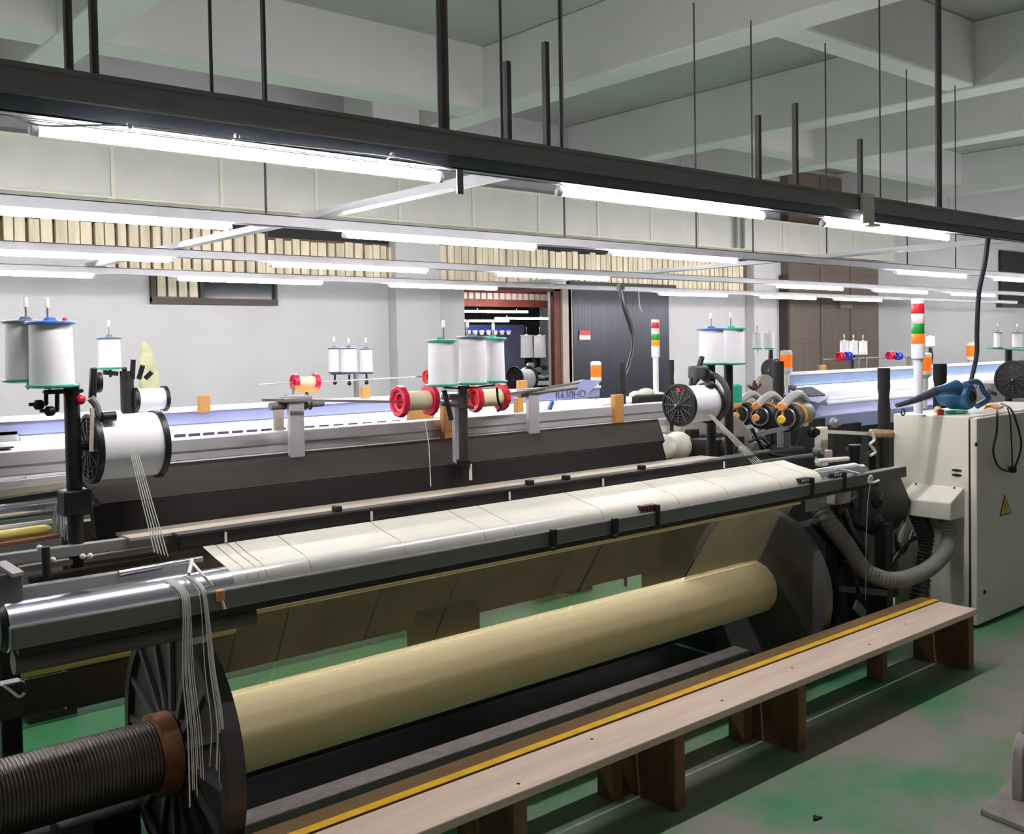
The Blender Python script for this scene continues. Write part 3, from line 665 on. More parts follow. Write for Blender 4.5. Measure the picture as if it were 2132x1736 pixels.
def hspool(c, L_, r, rf, label, group, thread_to=None, m='black_plastic', red=False):
    """big spool lying along X, c = near flange centre"""
    t = thing('leno_spool', label, 'spool', (c[0]+L_/2, c[1], c[2]-rf), group)
    c = Vector(c)
    MB().lathe(c, (1, 0, 0), [(0, r), (L_, r)], 40).build('yarn', 'yarn_white', t)
    for k, x in enumerate((0, L_)):
        o = MB().lathe(c+Vector((x-.008, 0, 0)), (1, 0, 0), [(0, rf*.25), (.002, rf*.28), (.003, rf*.86), (-.002, rf*.88), (-.002, rf*.98), (.002, rf), (.014, rf), (.016, rf*.97), (.016, rf*.3)], 40).build('flange', m, t)
        if k == 0:
            rb = MB()
            for j in range(12):
                an = 2*PI*j/12; d = Vector((0, math.cos(an), math.sin(an))); rb.bar(c+Vector((-.009, 0, 0))+d*rf*.2, c+Vector((-.008, 0, 0))+d*rf*.86, .004, .005)
            for rr in (.35, .5, .65, .78): rb.ring(c+Vector((-.007, 0, 0)), (1, 0, 0), rf*rr, .002, 28, 6)
            rb.build('ribs', 'dark_grey', o)
            MB().lathe(c+Vector((-.03, 0, 0)), (1, 0, 0), [(0, .008), (.025, .01)], 12).build('hub', 'steel', o)
            if red: MB().box(c.x-.0105, c.x-.007, c.y-.012, c.y+.006, c.z+rf*.6, c.z+rf*.8).build('red_label', 'redorange_plastic', o)
    if thread_to:
        for p, q in thread_to: MB().tube([p, q], .0016, 5).build('thread', 'thread', t)
    return t
def stand_post(name, label, x, y, z0, z1, r=.02, m='black_metal', clamp=None, group=None):
    t = thing(name, label, 'stand', (x, y, z0), group)
    MB().cyl((x, y, z0), (x, y, z1), r, n=18).build('post', m, t)
    if clamp: MB().box(x-.038, x+.038, y-.035, y+.035, clamp-.035, clamp+.035).build('clamp', m, t, bevel=.006)
    return t
SG = 'upright white yarn spools on the spool stands'
BG = 'big white spools lying on the loom ends'
# left stand
x, y = .855, 2.9
S = stand_post('spool_stand', 'black spool stand at far left carrying two upright white spools', x, y, .96, 1.515, .021, clamp=1.185)
MB().box(x-.07, x+.03, y-.015, y+.03, 1.488, 1.50).build('arm', 'black_metal', S, bevel=.006)
for px, py, yy in ((96, 842, 2.9), (119, 855, 2.88)):
    MB().cyl(at(px, py, Y=yy), at(px, 812, Y=yy), .006).build('spindle_base', 'black_metal', S)
    MB().cyl(at(px-36, py, Y=yy), at(px+2, py-1, Y=yy), .005).build('adjuster', 'black_metal', S)
    MB().lathe(at(px-6, py, Y=yy), (-1, -.3, 0), [(0, .009), (.006, .014), (.02, .014), (.026, .007)], 12).build('knob', 'black_metal', S)
spindle(S, .798, 2.90, 1.5, 1.755); spindle(S, .765, 2.985, 1.5, 1.76)
p0, p1, p2 = at(195, 765, Y=2.87), at(190, 850, Y=2.87), at(215, 868, Y=2.87)
MB().bar(p0, at(192, 835, Y=2.87), .018, .02).build('lever', 'black_metal', S, bevel=.004)
MB().tube(curve([at(188, 828, Y=2.86), at(200, 842, Y=2.86), at(208, 865, Y=2.86), at(222, 868, Y=2.86)]), .011, 8).build('lever', 'mid_grey', S)
MB().cyl(at(213, 868, Y=2.84), at(240, 866, Y=2.84), .014).build('brake_pad', 'black_plastic', S)
MB().lathe(at(208, 795, Y=2.9), (-1, 0, 0), [(0, .03), (.01, .03), (.02, .015)], 18).build('knob', 'black_metal', S)
MB().bar(at(192, 850, Y=2.84), at(190, 940, Y=2.82), .01, .006).build('tension_strip', 'dust_plate', S)
MB().cyl(at(150, 925, Y=2.9), at(185, 928, Y=2.9), .014).build('axle', 'black_metal', S)
p = at(168, 832, Y=2.88); MB().ball(p, .014).build('red_knob', 'redorange_plastic', S)
MB().ball(at(135, 666, Y=2.95), .008).build('red_tip', 'redorange_plastic', S)
vspool((.805, 2.90, 1.508), .057, .178, 'blue_plastic', 'green_plastic', 'upright white spool with blue rim on the far left stand, front one', SG, .068)
vspool((.765, 2.99, 1.523), .055, .168, 'slate_plastic', 'green_plastic', 'upright white spool on the far left stand, half hidden behind the front one', SG, .064)
c = at(184, 929, Y=2.9)
q = [(at(272+k*4, 946, Y=2.81), at(322+k*7, 1150+k*2, Y=2.78)) for k in range(5)]
hspool((.905, 2.905, 1.33), .185, .092, .1, 'big white spool lying at the left end of the near loom, thread running down', BG, q)
# centre stand
x, y = 2.262, 2.95
S = stand_post('spool_stand', 'black post stand in the middle carrying three upright white spools', x, y, 1.15, 1.452, .018, 'charcoal')
MB().lathe((x, y, 1.145), (0, 0, 1), [(0, .02), (.005, .027), (.03, .027), (.034, .02)], 18).build('clamp', 'black_metal', S)
MB().cyl((x+.015, y-.02, 1.1), (x+.015, y-.02, 1.16), .006).build('screw', 'cream', S)
for sx in (2.178, 2.29, 2.415):
    MB().bar((x, y, 1.442), (sx, y+.0, 1.449), .012, .006).build('arm', 'black_metal', S)
    spindle(S, sx, y, 1.45, 1.70 if sx < 2.4 else 1.69)
MB().bar((x-.11, y-.01, 1.39), (x+.04, y-.01, 1.37), .014, .012).build('adjuster', 'dark_grey', S)
MB().bar((x-.1, y-.02, 1.44), (x-.07, y-.02, 1.33), .014, .012).build('adjuster', 'black_metal', S)
MB().tube(curve([(2.42, y-.01, 1.44), (2.425, y-.01, 1.39), (2.44, y-.01, 1.36), (2.42, y-.01, 1.35)]), .005, 6).build('adjuster', 'dark_brown', S)
vspool((2.182, 2.97, 1.456), .050, .168, 'green_plastic', 'green_plastic', 'left of the three upright spools on the middle stand', SG, .06)
vspool((2.296, 2.93, 1.459), .051, .176, 'slate_plastic', 'green_plastic', 'middle of the three upright spools on the middle stand, blue-grey rim', SG, .06)
vspool((2.418, 2.96, 1.461), .046, .168, 'green_plastic', 'green_plastic', 'right of the three upright spools on the middle stand', SG, .056)
# right stand
x, y = 3.90, 2.98
S = stand_post('spool_stand', 'black spool stand near the right end of the near loom carrying two upright spools', x, y, 1.0, 1.50, .022)
MB().cyl((3.79, 3.0, 1.05), (3.79, 3.0, 1.50), .022).build('post', 'black_metal', S)
spindle(S, 3.745, 2.96, 1.49, 1.74); spindle(S, 3.92, 2.98, 1.49, 1.745)
p = at(1455, 770, Y=2.93)
MB().bar(at(1462, 742, Y=2.93), at(1447, 790, Y=2.93), .02, .02).build('lever', 'black_metal', S, bevel=.004)
MB().box(p.x-.06, p.x+.04, 2.9, 2.95, p.z-.04, p.z+.02).build('lever_block', 'dark_grey', S, bevel=.01)
MB().lathe(at(1475, 782, Y=2.9), (-1, 0, 0), [(0, .03), (.02, .03)], 16).build('knob', 'black_metal', S)
MB().bar(at(1440, 780, Y=2.93), at(1438, 805, Y=2.93), .014, .012).build('lever', 'black_metal', S)
MB().ball(at(1478, 802, Y=2.86), .022).build('brake_pad', 'black_plastic', S)
vspool((3.735, 2.95, 1.497), .058, .165, 'blue_plastic', 'green_plastic', 'left of two upright spools above the right end of the near loom, blue rim', SG, .07)
vspool((3.91, 2.97, 1.492), .062, .172, 'green_plastic', 'green_plastic', 'right of two upright spools above the right end of the near loom', SG, .074)
c = at(1415, 843, Y=2.9)
q = [(at(1473+k*2, 862, Y=2.83), at(1568+k*5, 965, Y=2.78)) for k in range(5)]
hspool((c.x, 2.9, c.z), .20, .083, .096, 'big white spool with ribbed black flange at the right end of the near loom', BG, q, red=True)
t = thing('oil_jar', 'small teal jar standing behind the right spool stand', 'jar', at(1532, 835, Y=3.3))
MB().lathe(at(1532, 838, Y=3.3), (0, 0, 1), [(0, .034), (.09, .034), (.1, .02)], 18).build('jar', 'green_plastic', t)
t = thing('yarn_guide', 'dark maroon three pronged yarn guide above the weft feeders', 'guide', at(1571, 830, Y=3.5))
MB().cyl(at(1571, 828, Y=3.5), at(1571, 798, Y=3.5), .014).build('stem', 'maroon', t)
for q_ in ((1558, 803), (1571, 792), (1583, 800)): MB().cyl(at(1571, 812, Y=3.5), at(*q_, Y=3.5), .009).build('prong', 'maroon', t)
o = MB().ring((c.x+.27, 2.95, c.z+.02), (1, 0, 0), .11, .014, 30, 8).build('guard_ring', 'dark_grey'); tag(o, 'dark curved guard ring behind the ribbed spool at right', 'ring')

# creel rods and red flanged bobbins
def bobbin(c, L_, ry, rf, label, m='red_plastic', ym='yarn_cream', ax=(1, -.05, 0), group='red flanged bobbins'):
    ax = Vector(ax).normalized(); c = Vector(c)
    t = thing('flanged_bobbin', label, 'bobbin', (c.x, c.y, c.z-rf), group)
    MB().lathe(c-ax*L_/2, ax, [(.0, ry*.8), (0, ry), (L_, ry), (L_, ry*.8)], 26, caps=False).build('yarn', ym, t)
    for s_ in (-1, 1):
        e_ = c+ax*(s_*L_/2)
        MB().lathe(e_, ax*s_, [(-.012, rf*.75), (-.010, rf), (.008, rf), (.012, rf*.93), (.010, rf*.72), (.004, rf*.66), (.002, rf*.55), (-.03, rf*.42), (-.04, .006)], 10 if rf > .05 else 14).build('flange', m, t, sharp=20)
    return t
YB = 3.12
cA = at(864, 834, Y=YB); cB = at(1016, 828, Y=YB+.04)
bA = bobbin(cA, .135, .037, .061, 'red flanged bobbin of cream yarn left of the middle spool stand')
MB().tube([at(884, 868, Y=YB-.03), at(893, 925, Y=3.05), at(897, 1012, Y=2.92)], .0012, 5).build('thread', 'thread', bA)
bobbin(cB, .135, .037, .057, 'red flanged bobbin of cream yarn behind and right of the middle spool stand', 'redorange_plastic')
def rodthing(p, q, r, label, m='steel'):
    o = MB().cyl(p, q, r, n=10).build('creel_rod', m); return tag(o, label, 'rod')
rodthing(at(545, 832, Y=YB), at(960, 838, Y=YB), .005, 'thin steel rod through the red bobbin left of the middle stand')
rodthing(at(1000, 829, Y=YB+.04), at(1205, 797, Y=YB+.04), .006, 'thin steel rod through the red bobbin right of the middle stand')
# small rod holder tied on the left bracket
t = thing('rod_holder', 'short grey rod tied with wire on top of the left beam bracket', 'holder', at(600, 838, Y=3.2))
MB().cyl(at(562, 846, Y=3.2), at(672, 838, Y=3.2), .014).build('rod', 'mid_grey', t)
for px in (590, 635, 645): MB().ring(at(px, 842, Y=3.2), (1, 0, 0), .016, .004, 12, 6).build('wire_wrap', 'dark_grey', t)
p = at(608, 828, Y=3.24); MB().box(p.x-.03, p.x+.03, 3.2, 3.24, p.z-.01, p.z+.01).build('tensioner', 'mid_grey', t)
MB().bar(at(640, 820, Y=3.2), at(635, 836, Y=3.2), .01, .01).build('hook', 'dark_grey', t)
t = thing('rod_holder', 'short grey rod holder on top of the right beam bracket', 'holder', at(1105, 818, Y=3.2))
MB().cyl(at(1080, 822, Y=3.2), at(1140, 812, Y=3.2), .014).build('rod', 'mid_grey', t)
MB().cyl(at(1120, 815, Y=3.2), at(1200, 806, Y=3.2), .011).build('rod', 'cast_grey', t)
# wooden blocks
for px, py0, py1, wpx, yy, la in ((427, 823, 858, 24, 4.55, 'tan wooden block standing on the lavender beam of the rear loom at left'),
        (584, 845, 905, 18, 3.33, 'olive wooden block behind the left beam bracket'), (880, 853, 908, 52, 3.5, 'wide tan wooden block under the left red bobbin'),
        (934, 842, 915, 20, 3.2, 'tall tan wooden block beside the middle grey bracket'), (1084, 828, 862, 14, 3.4, 'dark tan wooden block left of the right beam bracket'),
        (1290, 822, 882, 20, 3.23, 'tan wooden block on the top beam near the right end'), (1090, 792, 812, 18, 4.5, 'small tan wooden block beside the doorway on the rear loom'),
        (763, 805, 830, 16, 4.6, 'orange tan wooden block by the trio of small rear spools'), (1714, 760, 774, 14, 5.2, 'small tan wooden block on the far right loom')):
    a_, b_ = at(px-wpx/2, py0, Y=yy), at(px+wpx/2, py1, Y=yy)
    o = MB().box(a_.x, b_.x, yy, yy+.03, b_.z, a_.z).build('wood_block', 'dust_plate' if px == 584 else 'wood_block', bevel=.004); tag(o, la, 'block', 'wooden blocks along the looms')

# ------------------------------------------------------------------ rear loom
YL = 4.6
R = thing('weaving_loom', 'second loom behind the near one, lavender top beam and white slotted cover', 'loom', (3.3, YL+.3, 0))
zt = at(700, 835, Y=YL).z; zb = at(700, 860, Y=YL).z
xa, xb = at(330, 870, Y=YL).x, at(1250, 820, Y=YL).x
MB().box(xa-.9, xb, YL, YL+.14, zb-.01, zt-.012).build('top_beam', 'lavender', R, bevel=.008)
MB().box(xa-.9, xb, YL-.01, YL+.16, zt-.012, zt+.005).build('beam_cap', 'white_cover', R, bevel=.003)
MB().yz([(YL-.02, zb-.02), (YL-.18, zb-.075), (YL-.18, zb-.13), (YL-.02, zb-.1)], xa-.6, xb-.1).build('slotted_cover', 'white_cover', R, bevel=.004)
for k in range(22):
    px = 375+k*30; p = at(px, 909-.066*(px-375), Y=YL-.184)
    MB().box(p.x-.026, p.x+.026, YL-.186, YL-.178, p.z-.011, p.z+.011).build('slot', 'text_grey', R)
MB().cyl((xa-.6, YL-.03, zb-.018), (xb-.15, YL-.03, zb-.018), .008, n=10).build('work_lamp', 'loom_lamp', R)
MB().box(xa-.8, xb, YL-.1, YL+.5, .25, 1.0).build('body', 'dark_grey', R, bevel=.01)
for x in (xa-.6, (xa+xb)/2, xb-.3): MB().box(x, x+.2, YL, YL+.4, 0, .26).build('leg', 'black_metal', R)
p1, p2 = at(1130, 800, Y=YL-.02), at(1215, 845, Y=YL-.02)
MB().xz([(p1.x-.3, zb), (p1.x-.05, zt-.01), (p1.x+.35, zt+.05), (p1.x+.5, zt+.04), (p1.x+.35, zb), ], YL-.03, YL-.005).build('end_panel', 'lavender', R)
c = at(1189, 822, Y=YL-.035); text_mesh('R630HD', .066, (c.x, YL-.034, c.z), 'text_grey', R, 'panel_text', sx=1.15)
p = at(1228, 848, Y=YL-.05); MB().box(p.x-.05, p.x+.06, YL-.12, YL-.04, p.z-.04, p.z+.05).build('end_motor', 'white_cover', R, bevel=.015)
MB().box(xb-.05, xb+.9, YL+.05, YL+.5, .6, at(1330, 835, Y=YL).z).build('end_housing', 'cabinet_paint', R, bevel=.01)
MB().box(xb+.35, xb+.8, YL, YL+.05, 1.1, 1.24).build('end_hatch', 'black_rough', R, bevel=.01)
p = at(1165, 845, Y=YL-.15); MB().bar(at(1150, 835, Y=4.3), at(1140, 862, Y=4.3), .02, .02).build('handle', 'tool_blue', R)
MB().box(xa-1.2, xa-.6, YL, YL+.5, .2, 1.28).build('end_housing', 'alu', R, bevel=.01)
p = at(1200, 700, Y=YL)
o = MB().box(at(1150, 810, Y=4.75).x, at(1215, 810, Y=4.75).x, 4.75, 4.9, 1.15, at(1180, 812, Y=4.75).z).build('cloth_heap', 'jamb'); tag(o, 'pale folded cloth lying on the end of the rear loom', 'cloth')
# end bay between: pale sacks and bags
for px, py0, py1, wpx, m_, la in ((1380, 905, 955, 26, 'cream', 'pale sack seen under the top beam at the right loom end, left one'), (1412, 900, 955, 38, 'cream', 'pale sack seen under the top beam at the right loom end, right one')):
    a_, b_ = at(px-wpx/2, py0, Y=3.42), at(px+wpx/2, py1, Y=3.42); cc = (a_+b_)/2
    s = MB().ball(cc, 1, ((b_.x-a_.x)/2, .09, (a_.z-b_.z)/2)); o = s.build('sack', m_); tag(o, la, 'sack', 'sacks at the loom end')
t = thing('plastic_bag', 'crumpled pale plastic bags heaped on the cabinet of the rear loom', 'bag', at(1350, 825, Y=4.9), None)
s = MB()
for px, py, rr in ((1325, 822, .05), (1345, 818, .06), (1372, 824, .05)): s.ball(at(px, py, Y=4.85), rr, (1.3, .8, .6))
s.build('film', 'cream', t)
MB().bar(at(1325, 825, Y=4.8), at(1385, 823, Y=4.8), .03, .02).build('strap', 'dark_grey', t)

# rear stands, spools, bobbins
S = stand_post('spool_stand', 'black stand of the rear loom holding a single spool and a lying spool, at left', at(265, 820, Y=4.6).x, 4.6, 1.2, at(268, 772, Y=4.6).z, .03)
pz = at(275, 775, Y=4.58)
for dx, dz in ((-.03, .02), (.03, .03), (.0, .06), (.06, .0)): MB().cyl(pz+Vector((dx, 0, -.03)), pz+Vector((dx*1.4, -.02, dz)), .012, n=8).build('adjuster', 'black_metal', S)
MB().bar(at(215, 775, Y=4.6), at(245, 778, Y=4.6), .02, .02).build('arm', 'black_metal', S)
MB().cyl(at(230, 785, Y=4.6), at(230, 770, Y=4.6), .006).build('spindle_base', 'black_metal', S)
b_ = at(229, 767, Y=4.6)
spindle(S, b_.x, b_.y, b_.z, b_.z+.22)
vspool(b_, .048, .14, 'slate_plastic', 'green_plastic', 'small upright white spool on the rear loom left of the lying rear spool', SG, .055)
c = at(280, 832, Y=4.6); hspool(c, .14, .05, .06, 'white spool with black flanges lying on the rear loom at left', BG)
o = MB().prism([at(a_, b_, Y=4.68) for a_, b_ in ((296, 715), (304, 709), (314, 722), (322, 748), (334, 780), (333, 808), (312, 812), (293, 808), (291, 770), (293, 738))], (0, .03, 0)).build('mesh_bag', 'net_film', bevel=.008); tag(o, 'limp pale yellow net bag hanging behind the rear spool at left', 'bag')
xx = at(742, 800, Y=4.9)
S = stand_post('spool_stand', 'grey stand of the rear loom carrying three small white spools', xx.x, 4.9, 1.2, at(742, 778, Y=4.9).z, .016, 'mid_grey')
for px in (697, 727, 763):
    b_ = at(px, 778 if px != 727 else 780, Y=4.9+(.04 if px == 727 else 0)); MB().cyl(b_-Vector((0, 0, .05)), b_, .006).build('spindle_base', 'black_metal', S); spindle(S, b_.x, b_.y, b_.z, b_.z+.21)
    MB().ball(b_-Vector((0, 0, .05)), .012).build('knob', 'black_metal', S)
MB().bar(at(690, 778, Y=4.92), at(775, 776, Y=4.92), .012, .012).build('arm', 'slate_plastic', S)
for px, rr, la in ((697, .033, 'left'), (763, .036, 'right'), (727, .046, 'middle')):
    b_ = at(px, 776, Y=4.9+(-.05 if px == 727 else .02)); vspool(b_, rr, .14, 'slate_plastic', 'slate_plastic', la+' of three small white spools on the rear loom, left of the doorway', SG, rr*1.06)
c = at(636, 795, Y=4.7); bobbin(c, .12, .028, .045, 'red flanged bobbin of cream yarn on the rear loom, left')
c = at(905, 784, Y=4.7); bobbin(c, .10, .025, .042, 'red flanged bobbin half hidden behind the middle spools', 'redorange_plastic')
rodthing(at(537, 800, Y=4.7), at(608, 796, Y=4.7), .004, 'thin rod left of the small red bobbin on the rear loom'); rodthing(at(660, 795, Y=4.75), at(895, 783, Y=4.75), .004, 'long thin rod joining the two red bobbins of the rear loom')
t = thing('rod_holder', 'brown clamp under the small red bobbin of the rear loom', 'holder', at(620, 812, Y=4.65))
MB().bar(at(612, 808, Y=4.65), at(660, 812, Y=4.65), .03, .03).build('clamp', 'ceramic', t)
MB().box(at(596, 820, Y=4.65).x, at(622, 820, Y=4.65).x, 4.63, 4.67, at(600, 828, Y=4.65).z, at(600, 822, Y=4.65).z).build('base', 'dark_grey', t)
MB().cyl(at(610, 800, Y=4.65), at(610, 822, Y=4.65), .005).build('pin', 'mid_grey', t)
MB().bar(at(640, 812, Y=4.65), at(636, 828, Y=4.65), .012, .012).build('hook', 'black_metal', t)

# ------------------------------------------------------------------ weft feeders at the right loom end
def feeder(c, sc, label, lit=False):
    t = thing('weft_feeder', label, 'feeder', c, 'weft feeders at the right loom end')
    c = Vector(c); ax = Vector((1, .25, .03)).normalized()
    MB().lathe(c-ax*.02*sc, ax, [(0, .030*sc), (.004*sc, .052*sc), (.05*sc, .052*sc), (.055*sc, .045*sc)], 26).build('drum', 'black_plastic', t)
    MB().ring(c-ax*.022*sc, ax, .036*sc, .004*sc, 24, 6).build('drum_ring', 'steel', t)
    MB().lathe(c+ax*.055*sc, ax, [(0, .045*sc), (.06*sc, .047*sc), (.13*sc, .042*sc), (.16*sc, .03*sc)], 24).build('motor_body', 'feeder_green', t)
    MB().lathe(c+ax*.06*sc, ax, [(0, .048*sc), (.018*sc, .049*sc)], 24).build('band', 'orange_band', t)
    a0 = c+Vector((-.06, -.02, .045))*sc
    MB().tube(curve([a0, c+Vector((.02, 0, .072))*sc, c+ax*.12*sc+Vector((0, 0, .078))*sc, c+ax*.2*sc+Vector((0, 0, .05))*sc]), .016*sc, 10).build('arm', 'feeder_grey', t)
    MB().lathe(a0, (-1, -.3, 0), [(-.01*sc, .014*sc), (.01*sc, .018*sc), (.018*sc, .013*sc)], 14).build('eyelet', 'ceramic', t)
    e_ = c-ax*.07*sc+Vector((0, -.01, -.0))
    MB().lathe(e_, (-1, -.3, 0), [(0, .008*sc), (.012*sc, .016*sc), (.018*sc, .012*sc)], 14).build('thread_guide', 'yellow_bright' if lit else 'ceramic', t)
    MB().bar(e_, a0, .006*sc, .006*sc).build('bracket', 'orange_band' if lit else 'dark_grey', t)
    return t
feeder(at(1640, 869, Y=3.12), 1.45, 'front weft feeder at the right loom end, black drum with bright yellow guide', True)
feeder(at(1586, 866, Y=3.3), 1.35, 'middle weft feeder at the right loom end, behind the front one')
feeder(at(1545, 862, Y=3.42), 1.3, 'rearmost weft feeder at the right loom end, next to the ribbed spool')
t = thing('guide_disc', 'large half round grey steel disc under the weft feeders', 'disc', at(1487, 990, Y=3.36))
MB().lathe(at(1487, 935, Y=3.36), (-1, -.4, 0), [(0, .215), (.012, .215), (.016, .19), (.01, .05)], 44).build('disc', 'cast_grey', t)

# black padded posts
PG = 'black upright posts by the looms'
for px, y0, y1, wpx, yy, la in ((1840, 766, 890, 17, 3.3, 'black padded post left of the tower light on the cabinet'), (1957, 757, 850, 17, 3.6, 'black padded post right of the tower light, behind the blue blower'),
        (1620, 752, 925, 18, 3.7, 'thick black post standing behind the weft feeders'), (1397, 749, 805, 11, 4.6, 'black post beside the ribbed spool'), (1296, 755, 838, 11, 4.5, 'black post under the hanging black conduit before the blue door')):
    p = at(px, y0, Y=yy); q = at(px, y1, Y=yy); wd = (at(px+wpx/2, y0, Y=yy)-at(px-wpx/2, y0, Y=yy)).length*.77/2
    t = thing('black_post', la, 'post', (p.x, yy, 0), PG)
    MB().lathe((p.x, yy, q.z-.25), (0, 0, 1), [(0, wd), ((p.z-q.z+.25)*.6, wd), ((p.z-q.z+.25)*.72, wd*.84), ((p.z-q.z+.25)*.8, wd), (p.z-q.z+.25, wd)], 14).build('padding', 'black_rough', t)
    MB().cyl((p.x, yy, 0), (p.x, yy, q.z-.25), wd*.6, n=12).build('pole', 'black_metal', t)
# hanging conduits
t = thing('hanging_conduit', 'black flexible conduit hanging from the ceiling rail in front of the blue door', 'conduit', at(1300, 790, Y=4.6))
MB().tube(curve([at(1292, 600, Y=4.7), at(1300, 640, Y=4.68), at(1316, 690, Y=4.66), at(1318, 725, Y=4.64), at(1308, 765, Y=4.62), at(1298, 785, Y=4.6)]), .016, 10).build('conduit', 'black_plastic', t)
p = at(1292, 600, Y=4.7); MB().box(p.x-.02, p.x+.02, 4.68, 4.72, p.z-.01, p.z+.03).build('socket', 'black_plastic', t)
t = thing('hanging_conduit', 'dark grey conduit hanging from the near channel down to the blue blower at right', 'conduit', at(2020, 800, Y=2.7))
MB().tube(curve([at(2058, 490, Y=2.53), at(2050, 550, Y=2.56), at(2038, 610, Y=2.62), at(2034, 690, Y=2.7), at(2033, 740, Y=2.75), at(2020, 800, Y=2.8)]), .0135, 10).build('conduit', 'nozzle', t)

# ------------------------------------------------------------------ tower lights and beacons
def tower(base, z_top_segments, r, label, lit, polez, pole_m='lamp_white', order=('amber', 'green', 'clear', 'red')):
    t = thing('signal_tower', label, 'signal light', base, 'stacked signal tower lights')
    x, y, z = base
    MB().cyl((x, y, z), (x, y, polez), r*.72, n=18).build('pole', pole_m, t)
    MB().lathe((x, y, z), (0, 0, 1), [(0, r*1.15), (.012, r*1.15), (.016, r*.8)], 20).build('base_plate', 'lamp_white', t)
    MB().lathe((x, y, polez), (0, 0, 1), [(-.09, r*.72), (-.08, r*1.06), (0, r*1.06)], 22).build('collar', 'lamp_white', t)
    zz = polez; h = z_top_segments
    for k, cn in enumerate(order):
        m_ = {'amber': 'amber_lit' if lit else 'orange_lens', 'green': 'green_lens', 'clear': 'clear_lens', 'red': 'red_lens'}[cn]
        MB().lathe((x, y, zz), (0, 0, 1), [(0, r*.98), (.002, r*1.02), (h-.003, r*1.02), (h, r*.98)], 22).build('lens', m_, t); zz += h
    MB().lathe((x, y, zz), (0, 0, 1), [(0, r*1.02), (h*.4, r*1.02), (h*.5, r*.9)], 22).build('cap', 'clear_lens', t)
    return t
p = at(1912, 868, Y=2.76)
zA, zB_ = at(1911, 716, Y=2.76).z, at(1909, 632, Y=2.76).z
tower((p.x, 2.76, 1.165), (zB_-zA)/4, .0335, 'signal tower light with red, white, green and orange lenses on the cream cabinet', False, zA)
p = at(1366, 815, Y=4.95); zA = at(1366, 720, Y=4.95).z; zB_ = at(1366, 671, Y=4.95).z
tower((p.x, 4.95, p.z-.02), (zB_-zA)/4, .029, 'signal tower light with glowing amber lens in front of the blue door', True, zA)
def beacon(px, py, yy, rpx, label):
    p = at(px, py, Y=yy); t = thing('beacon_lamp', label, 'beacon', p, 'small orange beacons')
    k = (at(px+rpx, py, Y=yy)-p).length*.8
    MB().lathe(p, (0, 0, 1), [(0, k*.95), (k*2.2, k)], 18).build('lens', 'orange_lens', t)
    MB().lathe(p+Vector((0, 0, k*2.2)), (0, 0, 1), [(0, k), (k*.5, k), (k*.7, k*.7)], 18).build('cap', 'clear_lens', t)
    MB().lathe(p-Vector((0, 0, k*3)), (0, 0, 1), [(0, k*.45), (k*1.8, k*.5), (k*2.4, k), (k*3, k)], 18).build('base', 'clear_lens', t)
    MB().cyl(p-Vector((0, 0, k*6)), p-Vector((0, 0, k*3)), k*.3, n=10).build('stem', 'lamp_white', t)
beacon(1241, 785, 4.62, 10, 'orange beacon with white cap on the rear loom before the blue door')
beacon(1637, 765, 4.9, 9, 'orange beacon beside the thick black post')
beacon(1926, 772, 4.2, 8, 'orange beacon just right of the tower light pole')
beacon(2023, 742, 6.3, 6, 'orange beacon at far right beside the hanging conduit')

# ------------------------------------------------------------------ right hand looms beyond
YR = 4.9
R3 = thing('weaving_loom', 'third loom at right rear with sky blue top beam and glowing white breast cover', 'loom', (9, YR+.3, 0))
x0 = at(1640, 790, Y=YR).x; x1 = x0+4.6
zt, zb = at(1660, 778, Y=YR).z, at(1660, 803, Y=YR).z
MB().box(x0, x1, YR, YR+.12, zb, zt-.01).build('top_beam', 'sky_blue', R3, bevel=.008)
MB().box(x0, x1, YR-.01, YR+.14, zt-.01, zt+.01).build('beam_cap', 'white_cover', R3)
MB().yz([(YR-.02, zb-.02), (YR-.25, zb-.11), (YR-.25, zb-.16), (YR-.02, zb-.1)], x0, x1).build('breast_cover', 'white_cover', R3, bevel=.004)
MB().cyl((x0+.1, YR-.03, zb-.012), (x1, YR-.03, zb-.012), .01, n=10).build('work_lamp', 'loom_lamp', R3)
MB().yz([(YR-.27, zb-.14), (YR-.45, zb-.22), (YR-.45, zb-.34), (YR-.27, zb-.3)], x0-.2, x1).build('front_cover', 'lavender', R3, bevel=.004)
MB().cyl((x0+.1, YR-.3, zb-.14), (x1, YR-.3, zb-.14), .02, n=12).build('cloth_roll', 'white_cover', R3)
MB().box(x0-.3, x1, YR-.3, YR+.5, .2, zb-.35).build('body', 'dark_grey', R3, bevel=.01)
for x in (x0, x0+2.2, x1-.3): MB().box(x, x+.2, YR-.2, YR+.3, 0, .21).build('leg', 'black_metal', R3)
p = at(1685, 815, Y=YR-.5)
MB().prism([at(1630, 820, Y=YR-.35), at(1665, 812, Y=YR-.2), at(1730, 825, Y=YR-.2), at(1705, 838, Y=YR-.4)], (0, .03, -.06)).build('control_panel', 'lavender', R3, bevel=.005)
MB().prism([at(1648, 808, Y=YR-.45), at(1690, 804, Y=YR-.42), at(1720, 822, Y=YR-.45), at(1688, 824, Y=YR-.48)], (0, .02, -.01)).build('screen', 'text_grey', R3)
MB().lathe(at(1588, 812, Y=4.6), (0, -1, .0), [(0, .12), (.03, .12), (.04, .1)], 28).build('end_disc', 'jamb', R3)
S = stand_post('spool_stand', 'small dark stand carrying three white spools at the far right before the brown panel', at(1777, 745, Y=5.4).x, 5.4, 1.2, at(1777, 738, Y=5.4).z, .02)
